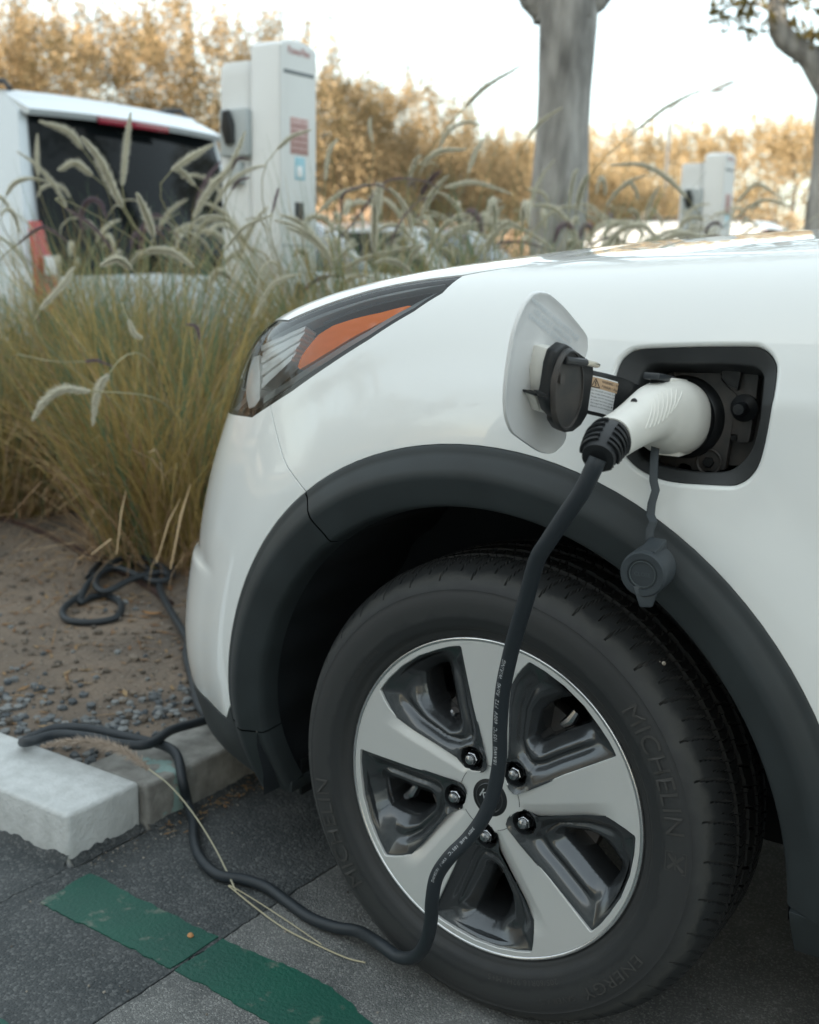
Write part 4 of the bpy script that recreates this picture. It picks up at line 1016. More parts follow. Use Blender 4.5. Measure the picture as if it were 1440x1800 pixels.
def jag(a, b, amp=.004, step=.018, seed=0):
    r_ = np.random.default_rng(seed); a = np.array(a, float); b = np.array(b, float); L_ = np.linalg.norm(b-a); k = max(2, int(L_/step)); d = (b-a)/L_; n = np.array([-d[1], d[0]])
    w = np.cumsum(r_.normal(0, amp*.5, k+1)); w -= np.linspace(w[0], w[-1], k+1); w = np.clip(w, -amp*3, amp*3)+r_.normal(0, amp*.35, k+1); w[0] = w[-1] = 0
    return [a+(b-a)*i/k+n*w[i] for i in range(k+1)]
def sheet(name, poly, z, m_, th=.02, kind='structure', parent=None):
    P = [(float(p[0]), float(p[1])) for p in poly]; n = len(P)
    V = [(x, y, z) for x, y in P]+[(x, y, z-th) for x, y in P]
    o = mesh_np(name, V, [list(range(n))]+[[i, i+n, (i+1) % n+n, (i+1) % n] for i in range(n)], m_, parent, False)
    bm = bmesh.new(); bm.from_mesh(o.data); bmesh.ops.recalc_face_normals(bm, faces=bm.faces); bm.to_mesh(o.data); bm.free()
    if parent is None: tag(o, kind=kind)
    return o
MB().box((-420, -420, -.6), (420, 420, -.018)).build('ground', mat('ground_base', (.035, .035, .035), rough=.95), None)
bpy.data.objects['ground']['kind'] = 'structure'
XC = -.41
crack = jag((XC-.01, -3.0), (XC+.015, -.40), .003, .02, 1)+jag((XC, -.40), (XC+.0, .10), .0022, .010, 2)[1:]+jag((XC, .10), (XC-.02, 3.0), .004, .03, 3)[1:]
crack = [np.array(p) for p in crack]
gut = jag((-.768, -3.0), (-.768, -.075), .0025, .012, 4)
g = .0016
sheet('asphalt_slab', [p-[g, 0] for p in crack]+[(-.755, 3.0)]+[(-.755, -.06)]+[np.array(p)+[g*.6, 0] for p in gut[::-1]], 0, ASPD)
sheet('asphalt_slab', [p+[g, 0] for p in crack][::-1]+[(9, -3.0), (9, 3.0)], 0, ASPL)
sheet('asphalt_slab', [np.array(p)-[g*.6, 0] for p in gut]+[(-.80, -.055), (-9, -.055), (-9, -3.0)], 0, ASPD)
sheet('pale_bounce_lane', [(-60, -60), (60, -60), (60, -3.004), (-60, -3.004)], 0, mat('bounce_lane_pale', (.36, .36, .34), rough=.9, noise=.2, nscale=2)); sheet('asphalt_road', [(-.76, 3.004), (60, 3.004), (60, 60), (-.76, 60)], 0, ASPF)  # unseen lane behind the camera, made pale to bounce light onto the car
sheet('parking_lot', [(-11.5, -.0), (-3.95, -.0), (-3.95, 60), (-11.5, 60)], .002, ASPF)
# green stall lines
def paint_mat():
    m = bpy.data.materials.new('green_line_paint'); m.use_nodes = True; N = m.node_tree.nodes; L = m.node_tree.links; b = N['Principled BSDF']
    tc = N.new('ShaderNodeTexCoord')
    n = N.new('ShaderNodeTexNoise'); n.inputs['Scale'].default_value = 16; n.inputs['Detail'].default_value = 9; n.inputs['Roughness'].default_value = .7; L.new(tc.outputs['Object'], n.inputs['Vector'])
    n3 = N.new('ShaderNodeTexNoise'); n3.inputs['Scale'].default_value = 5; n3.inputs['Detail'].default_value = 3; L.new(tc.outputs['Object'], n3.inputs['Vector'])
    r0_ = N.new('ShaderNodeMapRange'); r0_.inputs[1].default_value = .3; r0_.inputs[2].default_value = .7; L.new(n3.outputs['Fac'], r0_.inputs[0])
    m0 = N.new('ShaderNodeMix'); m0.data_type = 'RGBA'; m0.inputs[6].default_value = (.004, .082, .054, 1); m0.inputs[7].default_value = (.005, .058, .043, 1); L.new(r0_.outputs[0], m0.inputs[0])
    r = N.new('ShaderNodeMapRange'); r.inputs[1].default_value = .585; r.inputs[2].default_value = .70; L.new(n.outputs['Fac'], r.inputs[0])
    mx = N.new('ShaderNodeMix'); mx.data_type = 'RGBA'; L.new(m0.outputs[2], mx.inputs[6]); mx.inputs[7].default_value = (.16, .17, .14, 1); L.new(r.outputs[0], mx.inputs[0])
    L.new(mx.outputs[2], b.inputs['Base Color']); b.inputs['Roughness'].default_value = .6
    n2 = N.new('ShaderNodeTexNoise'); n2.inputs['Scale'].default_value = 170; n2.inputs['Detail'].default_value = 5; L.new(tc.outputs['Object'], n2.inputs['Vector'])
    bp = N.new('ShaderNodeBump'); bp.inputs['Strength'].default_value = .9; bp.inputs['Distance'].default_value = .0018; L.new(n2.outputs['Fac'], bp.inputs['Height']); L.new(bp.outputs[0], b.inputs['Normal'])
    return m
GREEN = paint_mat()
E1 = on_plane([(158, 1537), (380, 1648), (560, 1722), (650, 1791)], 2, 0)[:, :2]; E2 = on_plane([(71, 1588), (301, 1704), (475, 1800)], 2, 0)[:, :2]
y1, y2 = E1[:3, 1].mean()+.0, E2[:, 1].mean()
xs0 = (E1[0, 0]+E2[0, 0])/2
def line_piece(xa, xb, ya, yb, s):
    return jag((xa, ya), (xb, ya), .0022, .010, s)+jag((xb, ya), (xb, yb), .0012, .01, s+1)[1:]+jag((xb, yb), (xa, yb), .0022, .010, s+2)[1:]+jag((xa, yb), (xa, ya), .003, .008, s+3)[1:-1]
def g2(px): return on_plane([px], 2, 0)[0][:2]
RE = [g2(p) for p in ((158, 1537), (240, 1580), (310, 1611), (380, 1646), (470, 1686), (560, 1724), (610, 1760), (650, 1797), (700, 1845))]
LE = [g2(p) for p in ((71, 1588), (185, 1645), (301, 1704), (390, 1752), (475, 1800), (560, 1850))]
def split(E_):
    a, b = [], []
    for p, q in zip(E_[:-1], E_[1:]):
        (a if p[0] < XC else b).append(p)
        if (p[0] < XC) != (q[0] < XC): m_ = p+(q-p)*(XC-p[0])/(q[0]-p[0]); a.append(m_-[.006, 0]); b.append(m_+[.003, 0])
    b.append(E_[-1]); return a, b
def jl(P_, amp, s_): 
    o_ = [P_[0]]
    for k_ in range(len(P_)-1): o_ += jag(P_[k_], P_[k_+1], amp, .008, s_+k_)[1:]
    return o_
(ra1, rb1), (la1, lb1) = split(RE), split(LE)
sheet('stall_line', jl(ra1, .002, 20)+jl([ra1[-1], la1[-1]], .001, 29)[1:]+jl(la1[::-1], .002, 31)[1:]+jl([la1[0], ra1[0]], .003, 39)[1:-1], .002, GREEN, .0022)
sheet('stall_line', jl(rb1, .0026, 40)+jl([rb1[-1], lb1[-1]], .001, 49)[1:]+jl(lb1[::-1], .002, 51)[1:]+jl([lb1[0], rb1[0]], .001, 59)[1:-1], .002, GREEN, .0022)
sheet('stall_line', line_piece(-.74, 3.2, -.392, -.50, 40), .002, GREEN, .0022)
# kerbs
def kerb_mat(name, c, c2, patch=False):
    m = mat(name, c, rough=.8, col2=c2, nscale=32, bump=.7, bscale=130, dist=.003)
    if patch:
        N = m.node_tree.nodes; L = m.node_tree.links; b = N['Principled BSDF']; src = b.inputs['Base Color'].links[0].from_socket
        tc = N.new('ShaderNodeTexCoord'); sp = N.new('ShaderNodeSeparateXYZ'); L.new(tc.outputs['Object'], sp.inputs[0])
        mr = N.new('ShaderNodeMath'); mr.operation = 'SUBTRACT'; L.new(sp.outputs[1], mr.inputs[0]); mr.inputs[1].default_value = .182
        ab = N.new('ShaderNodeMath'); ab.operation = 'ABSOLUTE'; L.new(mr.outputs[0], ab.inputs[0])
        n = N.new('ShaderNodeTexNoise'); n.inputs['Scale'].default_value = 45; n.inputs['Detail'].default_value = 8; L.new(tc.outputs['Object'], n.inputs['Vector'])
        ad = N.new('ShaderNodeMath'); ad.operation = 'MULTIPLY_ADD'; L.new(n.outputs['Fac'], ad.inputs[0]); ad.inputs[1].default_value = .13; L.new(ab.outputs[0], ad.inputs[2])
        r = N.new('ShaderNodeMapRange'); r.inputs[1].default_value = .085; r.inputs[2].default_value = .075; r.inputs[3].default_value = 0; r.inputs[4].default_value = .75; L.new(ad.outputs[0], r.inputs[0])
        gx_ = N.new('ShaderNodeMath'); gx_.operation = 'GREATER_THAN'; L.new(sp.outputs[0], gx_.inputs[0]); gx_.inputs[1].default_value = -.86
        mm = N.new('ShaderNodeMath'); mm.operation = 'MULTIPLY'; L.new(r.outputs[0], mm.inputs[0]); L.new(gx_.outputs[0], mm.inputs[1])
        mx = N.new('ShaderNodeMix'); mx.data_type = 'RGBA'; L.new(mm.outputs[0], mx.inputs[0]); L.new(src, mx.inputs[6]); mx.inputs[7].default_value = (.22, .36, .34, 1); L.new(mx.outputs[2], b.inputs['Base Color'])
    return m
KW = kerb_mat('white_painted_concrete', (.54, .56, .56), (.44, .46, .455)); KG = kerb_mat('grey_concrete', (.27, .27, .25), (.165, .16, .15), True)
KH = .088
def kerb(name, lo, hi, m_, label, bev=.009):
    o = MB().box(lo, hi).build(name, m_, None, bevel=bev, seg=4, sharp=80)
    # uneven cast surface
    bm = bmesh.new(); bm.from_mesh(o.data)
    bmesh.ops.bisect_plane
    for k in range(1, 24):
        pass
    bm.free()
    return tag(o, label, 'kerb')
kerb('kerb_block', (-3.4, -.065, -.03), (-.775, .1005, KH+.002), KW, 'white painted kerb block with broken lower edge at the left')
kerb('kerb_block', (-.925, .1045, -.03), (-.762, 9, KH-.004), KG, 'grey concrete kerb with a faded green paint smear under the bumper')
kerb('kerb_block', (-3.94, .1045, -.03), (-3.78, 24, KH-.004), KG, 'far grey kerb behind the grass, in front of the parked van')
# asphalt squeezed up against the kerb foot
mb = MB(); r_ = np.random.default_rng(5)
def lip(a, b, nrm2, hmin, hmax):
    a = np.array(a, float); b = np.array(b, float); k = int(np.linalg.norm(b-a)/.006); hs = []; w = 0
    h = hmin
    for i in range(k+1):
        w = .8*w+r_.normal(0, .35); h = hmin+(hmax-hmin)*(.5+.5*math.tanh(w)); hs.append(h)
    n = np.array([*nrm2, 0])
    for i in range(k):
        p = a+(b-a)*i/k; q = a+(b-a)*(i+1)/k
        P0 = [*p, hs[i]]; P1 = [*q, hs[i+1]]
        mb.add([P0, P1, np.array([*q, -.002])+n*.012, np.array([*p, -.002])+n*.012, np.array(P0)-n*.006, np.array(P1)-n*.006], [(0, 1, 2, 3), (0, 4, 5, 1)])
lip((-.7740, -.064), (-.7740, .100), (1, 0), .004, .019); lip((-2.2, -.0660), (-.776, -.0660), (0, -1), .004, .020); lip((-.7605, .105), (-.7605, 2.0), (1, 0), .002, .010)
mb.build('asphalt_edge', ASPD, None, kind='structure')
# planting bed
def fbm(x, y, seed=0):
    r_ = np.random.default_rng(seed); o = np.zeros_like(x)
    for k in range(26):
        f = 1.2*1.22**k; a = r_.uniform(0, 2*PI); p = r_.uniform(0, 2*PI); o += np.sin((x*math.cos(a)+y*math.sin(a))*f+p)/(1.16**k)
    return o/5
xs = np.r_[np.arange(-.922, -3.0, -.02), np.arange(-3.0, -3.79, -.05)]; ys = np.r_[np.arange(.102, 2.4, .02), np.arange(2.4, 24, .12)]
X, Y = np.meshgrid(xs, ys, indexing='ij')
edge = np.minimum(np.minimum(-.922-X, X+3.79), Y-.102)
Z = .074+.018*np.clip(edge/.3, 0, 1)+.010*fbm(X*2, Y*2)*np.clip(edge/.1, 0, 1)+.003*fbm(X*9, Y*9, 3)
def soil_z(x, y):
    i = np.abs(xs-x).argmin(); j = np.abs(ys-y).argmin(); return float(Z[i, j])
nx, ny = X.shape; I, J_ = np.meshgrid(np.arange(nx-1), np.arange(ny-1), indexing='ij'); I = I.ravel(); J_ = J_.ravel()
SOILM = mat('dry_soil', (.195, .152, .115), rough=.95, col2=(.088, .073, .060), nscale=3.2, bump=1.0, bscale=55, dist=.014)
so = mesh_np('soil', np.stack([X, Y, Z], -1).reshape(-1, 3), np.stack([I*ny+J_, I*ny+J_+1, (I+1)*ny+J_+1, (I+1)*ny+J_], 1), SOILM); tag(so, kind='structure')
# the cable runs down the wheel, over the kerb and across the bed
path += [on_plane([p], 2, z)[0] for p, z in gr]
path += [np.array([-1.9, .95, .105]), np.array([-2.2, 1.6, .11]), np.array([-2.42, 2.3, .11]), np.array([-2.50, 2.50, .30])]
path = [np.array([q[0], q[1], max(q[2], soil_z(q[0], q[1])+.0085)]) if (q[0] < -.93 and q[1] > .1 and i > 25) else q for i, q in enumerate(path)]
cpth = smooth_path(path, 6)
MB().tube(cpth-np.array(sc), .0092, 14).build('cable', CABLE, plug, sharp=80)
def cable_text(s, i0, size, flip=False):
    V, Fc = text_polys(s, size, spacing=1.15); seg = cpth; cum = np.r_[0, np.cumsum(np.linalg.norm(np.diff(seg, axis=0), axis=1))]
    out = []
    for x, y, _ in V:
        d = cum[i0]+(x if not flip else -x); i = min(np.searchsorted(cum, d)-1, len(seg)-2); t = (d-cum[i])/(cum[i+1]-cum[i]); c = seg[i]*(1-t)+seg[i+1]*t
        T = seg[i+1]-seg[i]; T /= np.linalg.norm(T); v = CPOS-c; v -= T*(v@T); v /= np.linalg.norm(v); w = np.cross(v, T)
        yy = (y-size*.1)*(1 if not flip else -1); a = yy/.0092 - .45; out.append(c+(v*math.cos(a)+w*math.sin(a))*.00935)
    return mesh_np('cable_print', np.array(out)-sc, Fc, PRINTW, plug, False)
cable_text('18AWG  105\u00b0C  600V  FT2  RoHS  WIRING', 66, .0074, True)
cable_text('300V  RoHS  105\u00b0C  VW-1  16/2AWG', 80, .0055)

# gravel
def rock(seed, s=1.0):
    r_ = np.random.default_rng(seed); bm = bmesh.new(); bmesh.ops.create_icosphere(bm, subdivisions=1, radius=1)
    for v in bm.verts: v.co *= r_.uniform(.7, 1.15)
    V = np.array([v.co[:] for v in bm.verts])*[1, .85, .8]*s; Fc = np.array([[v.index for v in f.verts] for f in bm.faces]); bm.free(); return V, Fc
RK = [rock(i) for i in range(6)]
def scatter(name, pts, sizes, m_, kind='stuff', zf=soil_z, parent=None):
    V = []; Fc = []; n = 0; rn = []
    for (x, y), s in zip(pts, sizes):
        v, f = RK[rng.integers(6)]; a = rng.uniform(0, 2*PI); c_, s_ = math.cos(a), math.sin(a)
        v2 = v*s; v2 = np.stack([v2[:, 0]*c_-v2[:, 1]*s_, v2[:, 0]*s_+v2[:, 1]*c_, v2[:, 2]], 1)+[x, y, zf(x, y)+s*.3]
        V.append(v2); Fc.append(f+n); n += len(v2); rn += [rng.uniform()]*len(v2)
    o = mesh_np(name, np.vstack(V), np.vstack(Fc), m_, parent, False); set_rnd(o, rn); o['kind'] = kind; return o
STONE = leaf_mat('gravel_stone', (.055, .065, .075), (.21, .22, .22), 0, .8)
pt = [(rng.normal(-1.01, .05), rng.uniform(.12, 1.1)) for _ in range(420)]+[(rng.normal(-1.42, .20), rng.normal(.19, .06)) for _ in range(420)]+[(rng.uniform(-1.9, -.95), rng.uniform(.12, .9)) for _ in range(70)]
pt = [(min(x, -.935), max(y, .115)) for x, y in pt]
scatter('gravel', pt, rng.uniform(.003, .012, len(pt))*rng.choice([1, 1, 1.3], len(pt)), STONE)
GRIT = leaf_mat('fine_grit', (.05, .045, .04), (.30, .27, .23), 0, .9)
pt = [(rng.uniform(-3.3, -.94), rng.uniform(.12, 2.4)) for _ in range(6500)]
cl = [(rng.uniform(-2.6, -.94), rng.uniform(.12, 1.6)) for _ in range(700)]
scatter('soil_clods', cl, rng.uniform(.003, .011, 700)*rng.choice([1, 1, 1.5], 700), leaf_mat('soil_clod', (.085, .073, .062), (.19, .16, .13), 0, .95))
scatter('soil_grit', pt, rng.uniform(.0012, .0042, len(pt)), GRIT)
pt = [(rng.uniform(-.75, .6), rng.uniform(-.6, 1.0)) for _ in range(260)]+[(rng.normal(-.735, .02), rng.uniform(-.05, .9)) for _ in range(300)]
scatter('loose_grit', pt, rng.uniform(.0008, .0030, len(pt)), GRIT, zf=lambda x, y: 0.0)
# leaf litter: dry leaf bits and twigs
LIT = leaf_mat('leaf_litter', (.20, .10, .045), (.34, .24, .13), .2, .8)
V = []; Fc = []; rn = []
for i in range(1500):
    if i < 900: x, y = rng.uniform(-2.6, -.95), rng.uniform(.12, 1.9)
    elif i < 1250: x, y = rng.normal(-1.75, .3), rng.normal(1.15, .3)
    else: x, y = rng.normal(-.73, .015), rng.uniform(.1, 1.2)
    z = (soil_z(x, y) if x < -.93 else .002)+.004; a = rng.uniform(0, 2*PI); L_ = rng.uniform(.006, .02) if rng.uniform() < .8 or x > -.93 else rng.uniform(.03, .10); w = L_*.3 if L_ < .02 else .0016
    if x > -.93: L_ *= .5; w *= .5
    d = np.array([math.cos(a), math.sin(a), rng.uniform(-.2, .3)]); e_ = np.array([-d[1], d[0], rng.uniform(-.3, .3)]); c = np.array([x, y, z]); n = len(V)
    V += [c-d*L_, c+e_*w, c+d*L_, c-e_*w]; Fc.append([n, n+1, n+2, n+3]); rn += [rng.uniform()]*4
o = mesh_np('leaf_litter', V, Fc, LIT, None, False); set_rnd(o, rn); o['kind'] = 'stuff'
# single fallen leaves one can point at
def leaf(name, c, L_, w, a, col, label):
    c = np.array(c, float); d = np.array([math.cos(a), math.sin(a), .0]); e_ = np.array([-d[1], d[0], 0]); V = []; 
    for t in np.linspace(-1, 1, 9): 
        ww = w*(1-t*t)**.7; z = np.array([0, 0, .006*abs(t)**2]); V += [c+d*L_*t+e_*ww+z+[0, 0, .004], c+d*L_*t+z, c+d*L_*t-e_*ww+z+[0, 0, .004]]
    Fc = []
    for i in range(8):
        for j in (0, 1): Fc.append([i*3+j, (i+1)*3+j, (i+1)*3+j+1, i*3+j+1])
    return tag(mesh_np(name, V, Fc, mat('dry_leaf', col, rough=.7, noise=.3, nscale=60)), label, 'leaf')
q = on_plane([(267, 1082)], 2, .1)[0]; leaf('fallen_leaf', (q[0], q[1], soil_z(q[0], q[1])+.006), .028, .008, R(25), (.30, .15, .05), 'curled brown leaf lying on the soil beside the cable')
q = on_plane([(335, 1648)], 2, 0)[0]
MB().lathe([(.0001, 0), (.0045, .001), (.0052, .003), (.003, .006), (.0001, .0065)], 9, axis='Z').build('seed_pod', mat('seed_pod', (.45, .22, .09), rough=.7), None).location = (q[0], q[1], .001)
tag(bpy.data.objects['seed_pod'], 'small tan seed pod on the green painted line', 'seed')
q = on_plane([(205, 1053)], 2, .1)[0]; RKV, RKF = RK[2]
o = mesh_np('pale_stone', RKV*.011+[q[0], q[1], soil_z(q[0], q[1])+.006], RKF, mat('pale_stone', (.50, .52, .53), rough=.8), None, False); tag(o, 'pale stone chip lying inside the loop of the cable', 'stone')
# edging strip in the bed
eg = [on_plane([p], 2, .1)[0] for p in ((-120, 870), (0, 908), (60, 925), (110, 950), (200, 1000), (255, 1028), (300, 1062))]
MB().tube(smooth_path([np.array([p[0], p[1], soil_z(p[0], p[1])+.004]) for p in eg], 4), .011, 8).build('edging_strip', mat('rusty_edging', (.055, .030, .024), rough=.85, noise=.4, nscale=30), None)
tag(bpy.data.objects['edging_strip'], 'rusty brown edging strip half buried in the soil bed', 'edging')

# ------------------------------------------------------------------ grasses
def blades(n, rad, L0, L1, lean, droop, w, seed, segs=6, base_z=0., up0=0.):
    r_ = np.random.default_rng(seed); a = r_.uniform(0, 2*PI, n); rr = rad*np.sqrt(r_.uniform(0, 1, n)); b = np.stack([rr*np.cos(a), rr*np.sin(a), np.full(n, base_z)], 1)
    az = a+r_.normal(0, 1.1, n); L_ = r_.uniform(L0, L1, n); le = lean*r_.uniform(.1, 1.0, n)**1.0; dr = droop*r_.uniform(.05, 1.5, n)
    t = np.linspace(0, 1, segs+1); d = np.stack([np.cos(az), np.sin(az)], 1)
    # integrate an angle that grows along the blade
    ang = le[:, None]*.55+dr[:, None]*t[None]**1.6*1.6
    st = L_[:, None]/segs; hx = np.concatenate([np.zeros((n, 1)), np.cumsum(np.sin(ang[:, :-1])*st, 1)], 1); hz = np.concatenate([np.zeros((n, 1)), np.cumsum(np.cos(ang[:, :-1])*st, 1)], 1)
    P = np.stack([b[:, :1]+d[:, :1]*hx, b[:, 1:2]+d[:, 1:]*hx, b[:, 2:]+hz], -1)
    P[..., 2] = np.maximum(P[..., 2], .004)
    tw = r_.uniform(0, PI, n); s = np.stack([np.cos(tw), np.sin(tw), np.zeros(n)], 1); ww = w*r_.uniform(.6, 1.3, n)[:, None]*(1-t[None]**2.2*.9)
    A = P+s[:, None]*ww[..., None]; B = P-s[:, None]*ww[..., None]
    V = np.stack([A, B], 2).reshape(-1, 3); m = 2*(segs+1); I, K_ = np.meshgrid(np.arange(n), np.arange(segs), indexing='ij'); q = (I*m+K_*2).ravel()
    Fc = np.stack([q, q+1, q+3, q+2], 1); rn = np.repeat(r_.uniform(0, 1, n), m); return V, Fc, rn
GOLD = leaf_mat('dry_blade', (.56, .42, .17), (.22, .17, .06), .38, .6)
GRN = leaf_mat('green_blade', (.10, .20, .135), (.20, .24, .11), .35, .5)
STRAW = leaf_mat('straw', (.50, .37, .22), (.28, .17, .10), .2, .7)
PLUME = leaf_mat('plume_hair', (.80, .78, .66), (.60, .57, .48), .45, .8)
PLUMEP = leaf_mat('plume_hair_purple', (.30, .23, .25), (.18, .13, .16), .25, .8)
STEM = mat('grass_stem', (.30, .28, .16), rough=.6)
def plume_mesh(path, r0, n, seed):
    r_ = np.random.default_rng(seed); P = smooth_path(path, 6); k = len(P); T = np.gradient(P, axis=0); T /= np.linalg.norm(T, axis=1, keepdims=True)
    u = r_.uniform(0, 1, n); f = u*(k-1.001); i = f.astype(int); fr = (f-i)[:, None]; c = P[i]*(1-fr)+P[i+1]*fr; tt = T[i]
    rv = r_.normal(0, 1, (n, 3)); rv -= tt*(rv*tt).sum(1, keepdims=True); rv /= np.linalg.norm(rv, axis=1, keepdims=True)
    env = np.sin(PI*np.clip(u*.93+.05, 0, 1))**.45*(1-.45*u); L_ = r0*env*r_.uniform(.7, 1.25, n)
    d = rv*.80+tt*.75; tip = c+d*(L_*r_.uniform(.45, 1.75, n))[:, None]; s = np.cross(d, rv+tt*.3); s = np.cross(d, r_.normal(0, 1, (n, 3))); s /= np.linalg.norm(s, axis=1, keepdims=True); w = (.0008 if n > 1500 else .0012)*r_.uniform(.7, 1.6, n)[:, None]*(max(r0, .01)/.016)
    V = np.stack([c-s*w, c+s*w, tip], 1).reshape(-1, 3); Fc = np.arange(3*n).reshape(-1, 3); rn = np.repeat(r_.uniform(0, 1, n), 3)
    # fuzzy core
    n2 = n//2; core = r0*.30*env[:n2]; tip2 = c[:n2]+rv[:n2]*core[:, None]+tt[:n2]*core[:, None]*.6; w2 = (.0024*(r0/.016)); V2 = np.stack([c[:n2]-s[:n2]*w2, c[:n2]+s[:n2]*w2, tip2], 1).reshape(-1, 3)
    V = np.vstack([V, V2]); Fc = np.vstack([Fc, np.arange(3*n2).reshape(-1, 3)+3*n]); rn = np.r_[rn, np.repeat(r_.uniform(0, 1, n2), 3)]
    return V, Fc, rn
clumps = {}
CL = [('A', -1.92, 1.32, 1.06), ('B', -2.95, 1.50, 1.05), ('C', -1.95, 2.20, .95), ('D', -3.45, 2.55, 1.05), ('E', -2.35, 3.05, 1.12), ('F', -3.05, 3.45, .95), ('G', -1.75, 4.15, 1.0), ('H', -2.85, 4.45, 1.0), ('I', -1.95, 5.15, 1.05), ('J', -3.1, 6.0, 1.0), ('K', -2.0, 6.3, 1.05), ('L', -3.0, 8.6, 1.0), ('M', -1.9, 7.4, 1.05), ('N', -2.2, 9.4, 1.05), ('O', -2.2, 10.8, 1.1), ('P', -2.8, 12.6, 1.1), ('Q', -3.45, .95, .9), ('R', -2.0, 14.5, 1.1), ('S', -1.75, 2.15, 1.20), ('T', -1.45, 2.95, 1.2), ('U', -1.30, 2.30, 1.16), ('V', -2.60, 1.90, 1.10), ('W', -3.20, 1.95, 1.10)]
where = {'S': 'tall green tipped grass clump over the front of the headlight, nearest to the near charging post', 'T': 'nearest grass clump below the middle tree trunk', 'U': 'grass clump right over the headlight tip', 'V': 'grass clump between the big front clump and the van', 'W': 'grass clump below the left rear corner of the van', 'A': 'big golden grass clump with cable at its foot beside the car bumper', 'B': 'golden grass clump at the left picture edge, with two drooping white plumes', 'C': 'grass clump growing just left of the white charging post', 'D': 'grass clump in front of the tail lamp of the parked van', 'E': 'greenish grass clump right beside the near charging post, above the headlight', 'F': 'grass clump behind the near charging post', 'G': 'grass clump seen over the headlight tip', 'H': 'grass clump left of the middle tree trunk, farther back', 'I': 'grass clump just in front of the middle tree trunk', 'J': 'grass clump behind the middle tree trunk', 'K': 'grass clump seen over the charging flap, right of the middle trunk', 'L': 'grass clump behind the far charging post', 'M': 'grass clump in front of the far charging post', 'N': 'grass clump just right of the far charging post', 'O': 'grass clump between far charging post and right tree', 'P': 'grass clump beside the right tree trunk', 'Q': 'low grass clump at the far left below the van side', 'R': 'farthest grass clump beyond the right tree trunk'}
G1 = [blades(1000, .20, .35, 1.10, .95, .95, .0022, 50+i, 7) for i in range(2)]
G2 = [blades(240, .22, .55, 1.15, .85, .9, .0021, 60+i, 7) for i in range(2)]
G3 = [blades(480, .24, .12, .62, 2.1, 1.1, .0020, 70+i, 5) for i in range(2)]
def gmesh(nm, g_, m_):
    o = mesh_np(nm, g_[0], g_[1], m_, None, True); set_rnd(o, g_[2]); me = o.data; bpy.data.objects.remove(o); return me
G3 = [(np.vstack([g_[0], t_[0]]), np.vstack([g_[1], t_[1]+len(g_[0])]), np.r_[g_[2], t_[2]]) if g_[1].shape[1] == t_[1].shape[1] else g_ for g_, t_ in zip(G3, [blades(150, .22, .5, 1.05, 1.15, 1.2, .0020, 90+i, 5) for i in range(2)])]
GM1 = [gmesh('dry_blades', g_, GOLD) for g_ in G1]; GM2 = [gmesh('green_blades', g_, GRN) for g_ in G2]; GM3 = [gmesh('straw_blades', g_, STRAW) for g_ in G3]
for i, (nm, x, y, s) in enumerate(CL):
    z = soil_z(x, y)-.01; o = thing('fountain_grass', where[nm], 'ornamental grass', (x, y, z), rng.uniform(0, 6), 'fountain grasses in the planting bed'); o.scale = (s, s, s)
    for ms, nn in ((GM1, 'dry_blades'), (GM2, 'green_blades'), (GM3, 'straw_blades')):
        b = bpy.data.objects.new(nn, ms[i % 2]); link(b, o); b['kind'] = 'stuff'
        if nn == 'green_blades' and nm not in 'ABQ': 
            b.scale = (1.0, 1.0, 1.04); c = b.copy(); link(c, o); c.rotation_euler = (0, 0, 2.1)
    clumps[nm] = (o, np.array([x, y, z]))
bpy.context.view_layer.update()
def add_plume(nm, world_path, r0, purple=False, n=None, seed=0, droop=True):
    o, base = clumps[nm]; inv_ = np.array(o.matrix_world.inverted()); W = np.asarray(world_path, float)
    T0 = W[0]-W[1]; T0 /= np.linalg.norm(T0)
    b = base+np.array([rng.uniform(-.08, .08), rng.uniform(-.08, .08), 0]); e_ = W[0]; L_ = np.linalg.norm(e_-b)
    c1 = b+np.array([0, 0, L_*.45])+(e_-b)*.1; c2 = e_+T0*L_*.16; 
    if c2[2] < b[2]+.1: c2[2] = b[2]+.1
    t = np.linspace(0, 1, 14)[:, None]; S = (1-t)**3*b+3*(1-t)**2*t*c1+3*(1-t)*t*t*c2+t**3*e_
    def loc(V): return V@inv_[:3, :3].T+inv_[:3, 3]
    ln_ = np.linalg.norm(np.diff(W, axis=0), axis=1).sum(); n = n or int(1600+8500*ln_)
    V, Fc, rn = plume_mesh(W, r0, n, seed); p = mesh_np('plume', loc(V), Fc, PLUMEP if purple else PLUME, o, False); set_rnd(p, rn)
    mb = MB().tube([loc(q[None])[0] for q in list(S)+list(W[1:])], [.0016]*14+[.0011]*(len(W)-1), 5); mb.build('stem', STEM, o)
